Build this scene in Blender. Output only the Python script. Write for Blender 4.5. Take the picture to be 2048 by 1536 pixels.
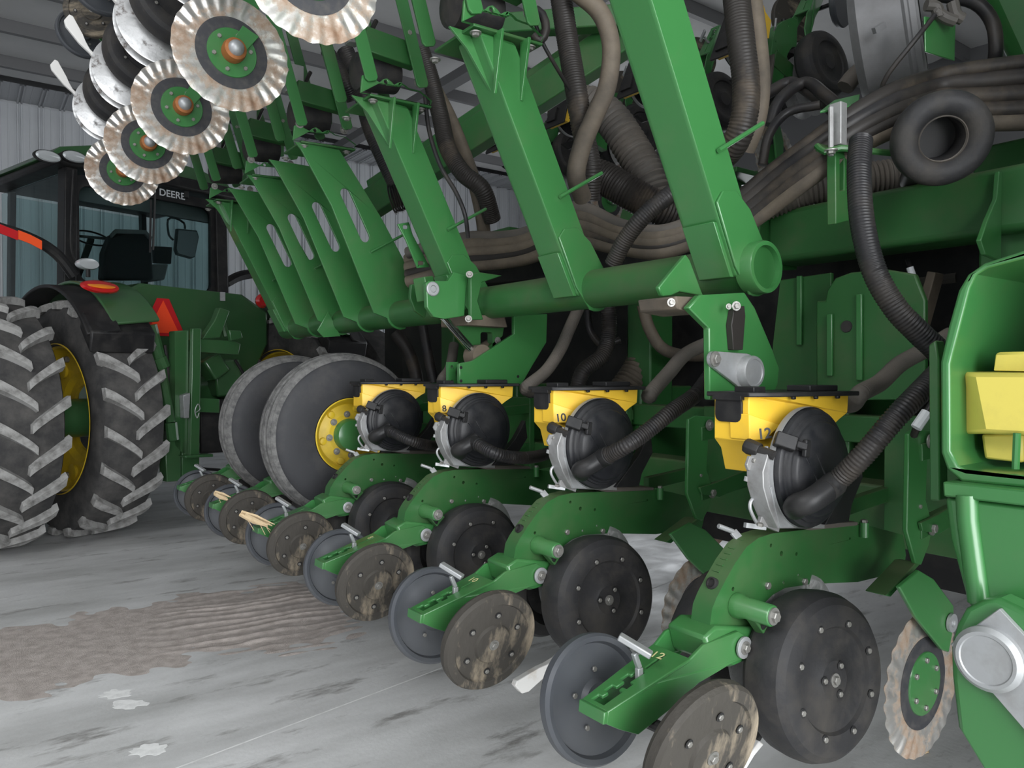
import bpy, bmesh, math, random
from mathutils import Vector, Matrix
from mathutils.geometry import tessellate_polygon
random.seed(7)
for o in list(bpy.data.objects): bpy.data.objects.remove(o)
SC = bpy.context.scene
COL = SC.collection
PI = math.pi

# ------------------------------------------------------------------ camera
F, YAW, PIT, H = 1500.0, math.radians(36.2), math.radians(1.0), 1.45
FW = Vector((math.sin(YAW)*math.cos(PIT), math.cos(YAW)*math.cos(PIT), -math.sin(PIT)))
RT = Vector((math.cos(YAW), -math.sin(YAW), 0)); UP = RT.cross(FW)
CAM = Vector((0, 0, H))
cd = bpy.data.cameras.new('camera'); cam = bpy.data.objects.new('camera', cd); COL.objects.link(cam)
cd.sensor_width = 36; cd.lens = F/2048*36; cd.clip_start = .02; cd.clip_end = 200
m = Matrix((RT, UP, -FW)).transposed().to_4x4(); m.translation = CAM
cam.matrix_world = m; SC.camera = cam
# ------------------------------------------------------------------ world, lamps, exposure
SC.view_settings.view_transform = 'Standard'; SC.view_settings.look = 'None'
SC.view_settings.exposure = 0.62; SC.view_settings.gamma = 1.0; SC.view_settings.use_curve_mapping = False
w = bpy.data.worlds.new('overcast_sky'); SC.world = w; w.use_nodes = True
w.node_tree.nodes['Background'].inputs[0].default_value = (.86, .93, 1, 1)
w.node_tree.nodes['Background'].inputs[1].default_value = 1.2
def area(name, loc, target, sx, sy, power, col):
    d = bpy.data.lights.new(name, 'AREA'); d.shape = 'RECTANGLE'; d.size = sx; d.size_y = sy
    d.energy = power; d.color = col
    o = bpy.data.objects.new(name, d); COL.objects.link(o); o.location = loc
    o.rotation_euler = (Vector(target)-Vector(loc)).to_track_quat('-Z', 'Y').to_euler(); o.visible_camera = True
    return o
area('doorway_daylight', (.9, -4.3, 2.2), (.9, 2, 2.1), 6.8, 4.2, 610, (.97, .985, 1))
area('far_ceiling_fill', (8.0, 2.3, 5.85), (8.0, 2.3, 0), 4.0, 2.4, 12, (.97, .985, 1))  # added fill, no skylight here; its floor bounce brightens the ceiling
area('far_door_daylight', (11.3, 9.4, 2.2), (0, 9.4, 2.6), 4.6, 4.2, 60, (.97, .985, 1))
area('aisle_floor_fill', (-4.0, .2, 5.85), (-2.6, 1.0, 0), 3.0, 5.0, 340, (.97, .985, 1))  # added fill over the aisle to brighten the floor, no skylight there

def ray(u, v): return FW + RT*((u-1024)/F) + UP*((768-v)/F)
def aY(u, v, Y):
    q = ray(u, v); return CAM + q*(Y/q.y)
def aX(u, v, X):
    q = ray(u, v); return CAM + q*(X/q.x)
def aD(u, v, d): return CAM + ray(u, v)*d
def aZ(u, v, Z):
    q = ray(u, v); return CAM + q*((Z-H)/q.z)
def aP(u, v, P, n):
    q = ray(u, v); P = Vector(P); n = Vector(n); return CAM + q*((P-CAM).dot(n)/q.dot(n))
def sY(pts, Y): return [(p.x, p.z) for p in (aY(u, v, Y) for u, v in pts)]

# ------------------------------------------------------------------ materials
MATS = {}
def nt(name):
    m = bpy.data.materials.new(name); m.use_nodes = True; t = m.node_tree
    return m, t, t.nodes['Principled BSDF'], t.nodes.new, t.links.new
def mat(name, col, rough=.5, metal=0, dust=None, amt=.0, scale=6, detail=6, lo=.45, hi=.7, bump=0, bscale=80, coat=0, rvar=.1, stretch=None, up=0):
    """base colour + a second colour laid on by noise (dust, grime, wear), roughness variation, fine bump"""
    if name in MATS: return MATS[name]
    m, t, b, N, L = nt(name)
    b.inputs['Roughness'].default_value = rough; b.inputs['Metallic'].default_value = metal
    b.inputs['Specular IOR Level'].default_value = .5 if max(col) > .05 or metal else .28; b.inputs['Coat Weight'].default_value = coat; b.inputs['Coat Roughness'].default_value = .2
    tc = N('ShaderNodeTexCoord'); src = tc.outputs['Object']
    if stretch:
        mp = N('ShaderNodeMapping'); mp.inputs['Scale'].default_value = stretch; L(src, mp.inputs[0]); src = mp.outputs[0]
    if dust:
        n = N('ShaderNodeTexNoise'); n.inputs['Scale'].default_value = scale; n.inputs['Detail'].default_value = detail; n.inputs['Roughness'].default_value = .65
        L(src, n.inputs['Vector'])
        r = N('ShaderNodeMapRange'); r.inputs['From Min'].default_value = lo; r.inputs['From Max'].default_value = hi
        r.inputs['To Min'].default_value = amt*.08; r.inputs['To Max'].default_value = amt
        L(n.outputs['Fac'], r.inputs['Value']); fac = r.outputs[0]
        if up:
            g = N('ShaderNodeNewGeometry'); sx = N('ShaderNodeSeparateXYZ'); L(g.outputs['Normal'], sx.inputs[0])
            ur = N('ShaderNodeMapRange'); ur.inputs['From Min'].default_value = .3; ur.inputs['From Max'].default_value = .95; ur.inputs['To Max'].default_value = up
            L(sx.outputs['Z'], ur.inputs['Value'])
            ad = N('ShaderNodeMath'); ad.operation = 'ADD'; ad.use_clamp = True; L(fac, ad.inputs[0]); L(ur.outputs[0], ad.inputs[1]); fac = ad.outputs[0]
        mx = N('ShaderNodeMix'); mx.data_type = 'RGBA'
        mx.inputs['A'].default_value = (*col, 1); mx.inputs['B'].default_value = (*dust, 1)
        L(fac, mx.inputs['Factor']); L(mx.outputs['Result'], b.inputs['Base Color'])
        rr = N('ShaderNodeMapRange'); rr.inputs['To Min'].default_value = rough; rr.inputs['To Max'].default_value = min(1, rough+rvar*4)
        L(fac, rr.inputs['Value']); L(rr.outputs[0], b.inputs['Roughness'])
    else:
        b.inputs['Base Color'].default_value = (*col, 1)
    if bump:
        n2 = N('ShaderNodeTexNoise'); n2.inputs['Scale'].default_value = bscale; n2.inputs['Detail'].default_value = 4
        L(src, n2.inputs['Vector']); bp = N('ShaderNodeBump'); bp.inputs['Strength'].default_value = bump; bp.inputs['Distance'].default_value = .01
        L(n2.outputs['Fac'], bp.inputs['Height']); L(bp.outputs[0], b.inputs['Normal'])
    MATS[name] = m; return m
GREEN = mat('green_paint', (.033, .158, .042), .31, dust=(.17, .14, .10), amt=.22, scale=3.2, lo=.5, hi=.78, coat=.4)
GREEN_D = mat('green_paint_dusty_shaded', (.018, .105, .024), .42, dust=(.13, .11, .07), amt=.34, scale=4, lo=.48, hi=.78, coat=.1, up=.3)  # same green with shade put into a darker base, plus dust
GREEN_T = mat('green_paint_tractor', (.032, .105, .036), .3, dust=(.12, .11, .08), amt=.2, scale=2, coat=.4)
YELLOW = mat('yellow_plastic', (.80, .50, .035), .42, dust=(.45, .31, .08), amt=.35, scale=9, lo=.5, hi=.8)
YELLOW_R = mat('yellow_rim_paint', (.62, .43, .02), .4, dust=(.2, .16, .05), amt=.4, scale=7)
YELLOW_B = mat('yellow_hopper_lid', (.62, .52, .10), .45, dust=(.30, .24, .07), amt=.4, scale=9, lo=.5, hi=.8)
BLACK = mat('black_plastic', (.012, .012, .013), .42, dust=(.07, .065, .06), amt=.35, scale=7)
BLACK_C = mat('black_meter_cover', (.011, .012, .015), .34, dust=(.075, .072, .07), amt=.4, scale=6, bump=.05, bscale=140)
RUBBER = mat('black_rubber', (.022, .022, .024), .55, dust=(.085, .075, .063), amt=.5, scale=8, bump=.12, bscale=60)
RUBBER_C = mat('dusty_closing_rubber', (.024, .024, .024), .65, dust=(.40, .33, .24), amt=.85, scale=11, lo=.52, hi=.72, bump=.3, bscale=45, stretch=(1, 1, .35))
RUBBER_I = mat('clean_grey_rubber', (.06, .065, .075), .45, dust=(.11, .11, .11), amt=.3, scale=5)
TYRE = mat('tyre_rubber', (.035, .035, .036), .72, dust=(.16, .15, .14), amt=.55, scale=6, lo=.4, hi=.75, bump=.2, bscale=40)
TYRE_L = mat('worn_lug_rubber', (.36, .355, .345), .8, dust=(.07, .066, .06), amt=.8, scale=9, lo=.45, hi=.7, bump=.3, bscale=50)
TYRE_W = mat('worn_rib_rubber', (.15, .147, .143), .8, dust=(.05, .05, .05), amt=.8, scale=26, lo=.4, hi=.65, bump=.3, bscale=60)
TYRE_P = mat('planter_tyre_rubber', (.033, .034, .038), .6, dust=(.12, .11, .10), amt=.4, scale=5, lo=.48, hi=.8, bump=.15, bscale=30)
ZINC = mat('zinc_bolt', (.31, .305, .29), .45, .75, dust=(.20, .18, .15), amt=.55, scale=60)
STEEL = mat('galvanised_steel', (.40, .41, .42), .45, .6, dust=(.25, .245, .23), amt=.5, scale=14)
CAST = mat('grey_cast_housing', (.34, .34, .34), .45, .5, dust=(.12, .11, .10), amt=.6, scale=10)
CHROME = mat('chrome_rod', (.75, .76, .78), .12, 1.0)
RUSTCAP = mat('rusty_orange_cap', (.34, .12, .03), .55, .3, dust=(.14, .07, .03), amt=.6, scale=20)
DARKRING = mat('dark_scuffed_ring', (.035, .036, .042), .6, .3, dust=(.12, .11, .1), amt=.5, scale=30)
WHITE_P = mat('white_plastic_paddle', (.72, .71, .69), .5, dust=(.35, .25, .15), amt=.5, scale=14, lo=.55, hi=.75)
HOSE_B = mat('black_hose', (.014, .014, .016), .38, dust=(.08, .065, .05), amt=.45, scale=5)
HOSE_G = mat('dusty_grey_hose', (.062, .057, .052), .6, dust=(.16, .135, .11), amt=.7, scale=4, lo=.4, hi=.75, up=.3)
HOSE_T = mat('tan_dusty_hose', (.125, .10, .072), .62, dust=(.03, .027, .025), amt=.75, scale=4, lo=.42, hi=.7)
HOSE_D = mat('dark_dusty_hose', (.017, .016, .016), .45, dust=(.15, .115, .08), amt=.7, scale=3, lo=.54, hi=.76)
SHEET = mat('white_ribbed_sheet', (.62, .64, .67), .45, dust=(.40, .41, .43), amt=.4, scale=2, stretch=(1, 1, .15))
CEIL = mat('ceiling_insulation', (.55, .55, .55), .7, dust=(.42, .42, .43), amt=.4, scale=.8)
PURLIN = mat('grey_purlin', (.16, .16, .165), .6)
SOFFIT = mat('grey_ribbed_soffit', (.42, .43, .45), .5)
RED_L = mat('red_lens', (.45, .01, .01), .15, coat=.6); AMBER = mat('amber_lens', (.75, .22, .01), .15, coat=.6)
ORANGE = mat('fluorescent_orange', (.95, .07, .015), .5); ORANGE_T = mat('orange_reflective_tape', (.95, .10, .02), .4); RED_T = mat('red_reflective_tape', (.55, .015, .02), .35)
LENS = mat('clear_lamp_lens', (.75, .78, .8), .12, .5)
STRAW = mat('dry_stalk', (.55, .42, .26), .8, dust=(.30, .2, .1), amt=.5, scale=40)
GREYP = mat('grey_plastic_fan', (.17, .17, .175), .5, dust=(.08, .075, .07), amt=.5, scale=5)
INK = mat('black_marker_ink', (.012, .012, .012), .5); CHALK = mat('yellow_paint_pen', (.55, .52, .25), .7)
DECAL = mat('pale_decal', (.62, .64, .66), .5); SEAT = mat('dark_seat_fabric', (.012, .012, .013), .8)
LINER = mat('grey_cab_liner', (.10, .10, .10), .7)
def glass_mat():
    m, t, b, N, L = nt('tinted_cab_glass')
    b.inputs['Base Color'].default_value = (.62, .76, .76, 1); b.inputs['Roughness'].default_value = .02
    b.inputs['Transmission Weight'].default_value = 1; b.inputs['IOR'].default_value = 1.12; return m
GLASS = glass_mat()
def disc_mat(name, wavy):
    m, t, b, N, L = nt(name)
    tc = N('ShaderNodeTexCoord'); n = N('ShaderNodeTexNoise'); n.inputs['Scale'].default_value = 9; n.inputs['Detail'].default_value = 8; n.inputs['Roughness'].default_value = .7
    L(tc.outputs['Object'], n.inputs['Vector'])
    r = N('ShaderNodeValToRGB'); e = r.color_ramp.elements
    cs = [(.28, (.62, .61, .60)), (.46, (.52, .50, .47)), (.52, (.33, .27, .22)), (.60, (.27, .19, .135)), (.74, (.19, .10, .055))] if wavy else [(.35, (.60, .60, .60)), (.56, (.50, .50, .50)), (.64, (.12, .10, .09)), (.72, (.20, .15, .12)), (.8, (.45, .43, .41))]
    e[0].position, e[0].color = cs[0][0], (*cs[0][1], 1); e[1].position, e[1].color = cs[-1][0], (*cs[-1][1], 1)
    for p, c in cs[1:-1]:
        k = e.new(p); k.color = (*c, 1)
    L(n.outputs['Fac'], r.inputs[0]); L(r.outputs[0], b.inputs['Base Color'])
    mr = N('ShaderNodeMapRange'); mr.inputs['From Min'].default_value = .46 if wavy else .54; mr.inputs['From Max'].default_value = .54 if wavy else .6; mr.inputs['To Min'].default_value = .75; mr.inputs['To Max'].default_value = .1
    L(n.outputs['Fac'], mr.inputs['Value']); L(mr.outputs[0], b.inputs['Metallic'])
    rr = N('ShaderNodeMapRange'); rr.inputs['From Min'].default_value = .5; rr.inputs['From Max'].default_value = .62; rr.inputs['To Min'].default_value = .34; rr.inputs['To Max'].default_value = .75
    L(n.outputs['Fac'], rr.inputs['Value']); L(rr.outputs[0], b.inputs['Roughness'])
    bp = N('ShaderNodeBump'); bp.inputs['Strength'].default_value = .25; bp.inputs['Distance'].default_value = .006; L(n.outputs['Fac'], bp.inputs['Height']); L(bp.outputs[0], b.inputs['Normal'])
    return m
BLADE = disc_mat('worn_soil_polished_steel', True); OPENER = disc_mat('bright_opener_steel', False)
def floor_mat():
    m, t, b, N, L = nt('polished_concrete')
    tc = N('ShaderNodeTexCoord'); P = tc.outputs['Object']
    def noise(s, d=6, ro=.6, v=P):
        n = N('ShaderNodeTexNoise'); n.inputs['Scale'].default_value = s; n.inputs['Detail'].default_value = d; n.inputs['Roughness'].default_value = ro; L(v, n.inputs['Vector']); return n.outputs['Fac']
    mp = N('ShaderNodeMapping'); mp.inputs['Rotation'].default_value = (0, 0, .5); mp.inputs['Scale'].default_value = (.7, 2.2, 1); L(P, mp.inputs[0])
    def ramp(f, a, bb, lo, hi):
        r = N('ShaderNodeMapRange'); r.inputs['From Min'].default_value = a; r.inputs['From Max'].default_value = bb; r.inputs['To Min'].default_value = lo; r.inputs['To Max'].default_value = hi; L(f, r.inputs['Value']); return r.outputs[0]
    def mix(f, A, B):
        x = N('ShaderNodeMix'); x.data_type = 'RGBA'; L(f, x.inputs['Factor'])
        for k, c in (('A', A), ('B', B)):
            if isinstance(c, tuple): x.inputs[k].default_value = (*c, 1)
            else: L(c, x.inputs[k])
        return x.outputs['Result']
    c = mix(ramp(noise(1.1, 8, .62, mp.outputs[0]), .36, .66, 0, 1), (.46, .46, .455), (.70, .70, .70))
    c = mix(ramp(noise(2.6, 9, .7, mp.outputs[0]), .56, .68, 0, .8), c, (.15, .14, .13))
    c = mix(ramp(noise(14, 6, .7), .55, .8, 0, .3), c, (.47, .46, .44))
    c = mix(ramp(noise(60, 3, .5), .68, .76, 0, .6), c, (.52, .49, .46))
    L(c, b.inputs['Base Color'])
    L(ramp(noise(3, 6), .35, .7, .34, .6), b.inputs['Roughness'])
    bp = N('ShaderNodeBump'); bp.inputs['Strength'].default_value = .15; bp.inputs['Distance'].default_value = .01; L(noise(40, 5), bp.inputs['Height']); L(bp.outputs[0], b.inputs['Normal'])
    return m
CONC = floor_mat()
GRAIN = mat('spilled_grain_dust', (.64, .57, .53), .95, dust=(.42, .365, .33), amt=.8, scale=16, lo=.4, hi=.62, bump=1.0, bscale=260)
PALE = mat('pale_floor_residue', (.86, .86, .85), .7, dust=(.62, .62, .61), amt=.8, scale=18)

# ------------------------------------------------------------------ mesh helpers
L0 = Vector((0, 0, 0))            # the base of the thing now being built
class G:
    def __init__(s): s.v = []; s.f = []
    def add(s, vs, fs):
        k = len(s.v); s.v += [Vector(v) for v in vs]; s.f += [tuple(i+k for i in f) for f in fs]; return s
    def plate(s, poly, O, ex, ey, t0, t1, holes=(), warp=None):
        O = Vector(O); ex = Vector(ex); ey = Vector(ey); en = ex.cross(ey).normalized()
        loops = [list(poly)]+[list(h) for h in holes]; flat = [p for l in loops for p in l]; n = len(flat)
        tri = tessellate_polygon([[Vector((a, b, 0)) for a, b in l] for l in loops])
        vs = []
        for t in (t0, t1):
            for a, b in flat:
                p = O+ex*a+ey*b+en*t
                vs.append(warp(p, t == t1) if warp else p)
        fs = [tuple(x) for x in tri]+[tuple(i+n for i in reversed(x)) for x in tri]; k = 0
        for l in loops:
            c = len(l)
            for i in range(c): j = (i+1) % c; fs.append((k+i, k+j, k+n+j, k+n+i))
            k += c
        return s.add(vs, fs)
    def prY(s, poly, y0, y1, holes=(), warp=None):            # outline in X/Z, pushed along Y
        return s.plate(poly, (0, 0, 0), (1, 0, 0), (0, 0, 1), -y0, -y1, holes, warp)
    def prX(s, poly, x0, x1, holes=()): return s.plate(poly, (0, 0, 0), (0, 1, 0), (0, 0, 1), x0, x1, holes)
    def prZ(s, poly, z0, z1, holes=()): return s.plate(poly, (0, 0, 0), (1, 0, 0), (0, 1, 0), z0, z1, holes)
    def box(s, c, d, R=None):
        c = Vector(c); vs = []
        for x in (-.5, .5):
            for y in (-.5, .5):
                for z in (-.5, .5):
                    p = Vector((x*d[0], y*d[1], z*d[2])); vs.append(c+(R @ p if R else p))
        return s.add(vs, [(0, 1, 3, 2), (4, 6, 7, 5), (0, 4, 5, 1), (2, 3, 7, 6), (0, 2, 6, 4), (1, 5, 7, 3)])
    def bar(s, a, b, wd, th, up=(0, 1, 0)):                  # rectangular bar from a to b
        a = Vector(a); b = Vector(b); d = (b-a); z = d.normalized(); x = Vector(up).cross(z)
        if x.length < 1e-4: x = Vector((1, 0, 0)).cross(z)
        x.normalize(); y = z.cross(x); R = Matrix((x, y, z)).transposed()
        return s.box((a+b)/2, (wd, th, d.length), R)
    def lathe(s, prof, O, ax, seg=32, a0=0, cap=True):       # profile of (radius, height along axis)
        O = Vector(O); ax = Vector(ax).normalized(); x = ax.orthogonal().normalized()
        if abs(ax.z) < .9: x = Vector((0, 0, 1)).cross(ax).normalized()
        y = ax.cross(x); vs = []; fs = []; n = len(prof)
        for r, h in prof:
            for i in range(seg):
                t = a0+2*PI*i/seg; vs.append(O+ax*h+(x*math.cos(t)+y*math.sin(t))*max(r, 1e-5))
        for k in range(n-1):
            for i in range(seg):
                j = (i+1) % seg; fs.append((k*seg+i, k*seg+j, (k+1)*seg+j, (k+1)*seg+i))
        if cap: fs += [tuple(reversed(range(seg))), tuple((n-1)*seg+i for i in range(seg))]
        return s.add(vs, fs)
    def tube(s, path, r, seg=10, rf=None, cap=True):
        path = [Vector(p) for p in path]; n = len(path); T = []
        for i in range(n): T.append((path[min(i+1, n-1)]-path[max(i-1, 0)]).normalized())
        x = T[0].orthogonal().normalized(); vs = []; fs = []
        for i in range(n):
            x = (x-T[i]*x.dot(T[i])).normalized(); y = T[i].cross(x); rr = rf(i) if rf else r
            for k in range(seg):
                t = 2*PI*k/seg; vs.append(path[i]+(x*math.cos(t)+y*math.sin(t))*rr)
        for i in range(n-1):
            for k in range(seg):
                j = (k+1) % seg; fs.append((i*seg+k, i*seg+j, (i+1)*seg+j, (i+1)*seg+k))
        if cap: fs += [tuple(reversed(range(seg))), tuple((n-1)*seg+i for i in range(seg))]
        return s.add(vs, fs)
    def build(s, name, mt, parent=None, bev=0, ang=35, seg=2):
        me = bpy.data.meshes.new(name); me.from_pydata([v-L0 for v in s.v], [], s.f)
        b = bmesh.new(); b.from_mesh(me); bmesh.ops.recalc_face_normals(b, faces=b.faces); b.to_mesh(me); b.free()
        me.polygons.foreach_set('use_smooth', [True]*len(me.polygons)); me.set_sharp_from_angle(angle=math.radians(ang))
        me.materials.append(mt); o = bpy.data.objects.new(name, me); COL.objects.link(o)
        if parent: o.parent = parent
        else: o.location = L0
        if bev:
            md = o.modifiers.new('edge', 'BEVEL'); md.width = bev; md.segments = seg; md.limit_method = 'ANGLE'; md.angle_limit = math.radians(40); md.harden_normals = False
        return o
def circ(x, z, r, n=14): return [(x+r*math.cos(2*PI*i/n), z+r*math.sin(2*PI*i/n)) for i in range(n)]
def spline(P, ds=.02):
    P = [Vector(p) for p in P]; Q = [P[0]*2-P[1]]+P+[P[-1]*2-P[-2]]; out = []
    for i in range(1, len(Q)-2):
        a, b, c, d = Q[i-1:i+3]; n = max(2, int((c-b).length/ds))
        for k in range(n):
            t = k/n; out.append(.5*((2*b)+(c-a)*t+(2*a-5*b+4*c-d)*t*t+(3*b-a-3*c+d)*t**3))
    return out+[P[-1]]
def tag(o, label, cat, group=None, kind=None):
    o['label'] = label
    if cat: o['category'] = cat
    if group: o['group'] = group
    if kind: o['kind'] = kind
    return o
def thing(name, label, cat, loc, group=None):
    global L0
    o = bpy.data.objects.new(name, None); COL.objects.link(o); L0 = Vector(loc); o.location = L0
    o.empty_display_size = .1; return tag(o, label, cat, group)
def dup(o, parent=None, link=True):
    c = o.copy(); COL.objects.link(c)
    if parent: c.parent = parent
    for ch in list(o.children): dup(ch, c)
    return c
def inst(src, parent, loc, axis=None, scale=1, name=None):    # another object on shared mesh data; loc in the thing's own frame
    o = bpy.data.objects.new(name or src.name.split('.')[0], src if isinstance(src, bpy.types.Mesh) else src.data); COL.objects.link(o); o.parent = parent
    o.location = loc; o.scale = (scale,)*3
    if axis is not None: o.rotation_mode = 'QUATERNION'; o.rotation_quaternion = Vector((0, -1, 0)).rotation_difference(Vector(axis).normalized())
    return o
def mesh_only(g, name, mt, ang=35):
    o = g.build(name, mt, None, ang=ang); me = o.data; bpy.data.objects.remove(o); return me
BOLT = mesh_only(G().lathe([(.0165, 0), (.0165, .003)], (0, 0, 0), (0, -1, 0), 16).lathe([(.0105, .003), (.0105, .009), (.009, .0105)], (0, 0, 0), (0, -1, 0), 6), 'bolt', ZINC, 25)
NUT = mesh_only(G().lathe([(.006, 0), (.006, .004), (.005, .005)], (0, 0, 0), (0, -1, 0), 6), 'small_bolt', ZINC, 25)
def bolt(parent, p, axis=(0, -1, 0), s=1, small=False):
    return inst(NUT if small else BOLT, parent, Vector(p)-L0, axis, s, 'small_bolt' if small else 'bolt')
def text(body, parent, p, ex, ey, size, mt, name='painted_number', align='CENTER', ext=.0006, bold=0):
    cu = bpy.data.curves.new(name, 'FONT'); cu.body = body; cu.size = size; cu.align_x = align; cu.align_y = 'CENTER'; cu.extrude = ext; cu.offset = bold
    t_ = bpy.data.objects.new(name, cu); COL.objects.link(t_); bpy.context.view_layer.update(); me = bpy.data.meshes.new_from_object(t_)
    bpy.data.objects.remove(t_); bpy.data.curves.remove(cu); me.name = name; me.materials.clear(); me.materials.append(mt)
    o = bpy.data.objects.new(name, me); COL.objects.link(o); o.parent = parent
    ex = Vector(ex).normalized(); en = ex.cross(Vector(ey)).normalized(); ey = en.cross(ex)
    mm = Matrix((ex, ey, en)).transposed().to_4x4(); mm.translation = Vector(p)-L0; o.matrix_local = mm; return o
def rrect(x0, z0, x1, z1, r, n=4):
    out = []
    for cx, cz, a in ((x1-r, z1-r, 0), (x0+r, z1-r, 90), (x0+r, z0+r, 180), (x1-r, z0+r, 270)):
        for i in range(n+1):
            t = math.radians(a+90*i/n); out.append((cx+r*math.cos(t), cz+r*math.sin(t)))
    return out

# ================================================================== the shed
def sheet(name, x0, x1, f, mt, parent, rib=.03, pitch=.305, z0=0, z1=1, n=None):
    """one ribbed steel sheet: profile along x, extruded to z; f maps (x, depth, z) into the world"""
    pr = []; x = x0
    while x < x1-.02:
        for dx, h in ((0, 0), (.006, rib), (.028, rib), (.034, 0), (.056, 0), (.062, rib*.8), (.084, rib*.8), (.09, 0), (.18, 0), (.186, .006), (.20, .006), (.206, 0)):
            if x+dx < x1: pr.append((x+dx, h))
        x += pitch
    pr.append((x1-.004, 0)); g = G()
    vs = [f(a, h, z) for z in (z0, z1) for a, h in pr]; k = len(pr)
    g.add(vs, [(i, i+1, k+i+1, k+i) for i in range(k-1)])
    o = g.build(name, mt, parent, ang=20); return o
WALL_Y, EAVE = 15.0, 5.93
L0 = Vector((0, 0, 0))
fl = G().prZ([(-14, -8), (16, -8), (16, 16), (-14, 16)], -.15, 0).build('floor', CONC); fl['kind'] = 'structure'
# saw-cut control joints as shallow strips with a pale arris
def floor_line(a, b, wd, mt):
    a = Vector(a); b = Vector(b); d = (b-a).normalized(); n = Vector((-d.y, d.x, 0))*wd/2
    return [a-n, b-n, b+n, a+n]
p0, p1 = aZ(365, 1532, 0), aZ(860, 1345, 0); dd = (p1-p0).normalized()
q = floor_line(p0-dd*3, p1+dd*8, .009, PALE); G().add([(v.x, v.y, .0008) for v in q], [(0, 1, 2, 3)]).build('floor_joint', PALE, fl)
q = floor_line(aZ(0, 1185, 0), aZ(330, 1160, 0)+Vector((6, 0, 0)), .006, PALE)
far = G().prX([(-0.0, 0)]*0 or [(WALL_Y+.02, 0), (WALL_Y+.12, 0), (WALL_Y+.12, EAVE+1.2), (WALL_Y+.02, EAVE+1.2)], -14, 16).build('wall_far', SHEET); far['kind'] = 'structure'
x = -9.0
while x < 12.5:
    sheet('wall_panel', x, x+.915, lambda a, h, z: (a, WALL_Y-h, z), SHEET, far, z0=.02, z1=EAVE-.04); x += .915
cl = G().prZ([(-14, -8), (16, -8), (16, 16), (-14, 16)], EAVE+.30, EAVE+.42).build('ceiling', CEIL); cl['kind'] = 'structure'
x = -9.0
while x < 12.5:
    sheet('soffit_panel', x, x+.915, lambda a, h, z: (a, z, EAVE-h), SOFFIT, cl, z0=14.05, z1=WALL_Y); x += .915
ys = [14.0, 13.1, 11.75, 10.4, 9.0, 7.6, 6.2, 4.8, 3.4, 2.0, .6, -.8, -2.2, -3.6, -5, -6.4]
for y0, y1 in zip(ys[1:], ys[:-1]):
    G().prX([(y0+.02, EAVE+.10), (y0+.5, EAVE+.03), (y1-.02, EAVE+.06), (y1-.02, EAVE+.12), (y0+.02, EAVE+.16)], -14, 16).build('ceiling_band', CEIL, cl, bev=.01)
    G().prX([(y0-.02, EAVE-.10), (y0+.06, EAVE-.10), (y0+.06, EAVE-.085), (y0, EAVE-.085), (y0, EAVE+.14), (y0-.02, EAVE+.14)], -14, 16).build('purlin', PURLIN, cl)
for i, x in enumerate((-6.2, -.2, 5.8, 11.8)):
    G().prY([(x-.1, EAVE-.32), (x+.1, EAVE-.32), (x+.1, EAVE-.30), (x+.012, EAVE-.30), (x+.012, EAVE-.12), (x-.012, EAVE-.12), (x-.012, EAVE-.30), (x-.1, EAVE-.30)], -6.4, 14.0).build('roof_beam', PURLIN, cl)
wl = G().prX([(-6.5, 0), (16, 0), (16, EAVE+.3), (-6.5, EAVE+.3)], -8.12, -8.0).build('wall_left', SHEET); wl['kind'] = 'structure'
wr = G().prX([(-6.5, 0), (7.0, 0), (7.0, 4.4), (11.8, 4.4), (11.8, 0), (16, 0), (16, EAVE+.3), (-6.5, EAVE+.3)], 11.5, 11.62).build('wall_right', PURLIN); wr['kind'] = 'structure'  # wall colour darkened to stand in for shade behind the gaps
wb = G().prY([(-8, 0), (-2.6, 0), (-2.6, 4.4), (4.4, 4.4), (4.4, 0), (11.5, 0), (11.5, EAVE+.3), (-8, EAVE+.3)], -4.52, -4.4).build('wall_back', SHEET); wb['kind'] = 'structure'

# spilled, wind-rippled dust on the floor
from mathutils import noise as nz_
def ripple():
    g = G(); nx, ny = 340, 200; A, B = aZ(-160, 1325, 0), aZ(715, 1212, 0)
    ex = (B-A); ex.z = 0; ln = ex.length; ex.normalize(); ey = Vector((-ex.y, ex.x, 0)); wd = 1.45; vs = []
    ridges = []
    rnd = random.Random(3)
    for i in range(nx+1):
        for j in range(ny+1):
            a = i/nx; b = j/ny-.5
            env = max(0, 1-abs(b*2+.15*math.sin(a*7)+.10*math.sin(a*23+b*9)+.06*math.sin(a*61+b*17))**2.0)*min(1, a*5+.02)*min(1, (1-a)*7)
            s = a*ln; t = b*wd
            q_ = Vector((s*1.3, t*1.6, 3.1)); wv = nz_.noise(q_)*1.0+nz_.noise(q_*2.7)*.45
            ph = t*66+7.5*wv+1.6*math.sin(s*2.3+t*1.5)+1.0*math.sin(s*5.1-t*4)
            rp = (math.sin(ph)*.5+.5)**2.6*max(0, min(1, .62+1.1*nz_.noise(Vector((s*2.4, t*5, 8)))))
            k = max(0, min(1, (a-.45)*3.6))*env
            h = -.004+.0065*env**.5+.021*rp*k+.0012*math.sin(s*31+t*17)*env*math.sin(t*41)
            p = A+ex*s+ey*t; vs.append((p.x, p.y, h))
    fs = [(i*(ny+1)+j, (i+1)*(ny+1)+j, (i+1)*(ny+1)+j+1, i*(ny+1)+j+1) for i in range(nx) for j in range(ny)]
    g.add(vs, fs); o = g.build('spilled_grain_dust', GRAIN, None, ang=180)
    return tag(o, 'rippled drift of spilled brown grain dust lying on the concrete floor', 'dust', kind='stuff')
L0 = Vector((0, 0, 0)); ripple()
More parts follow.
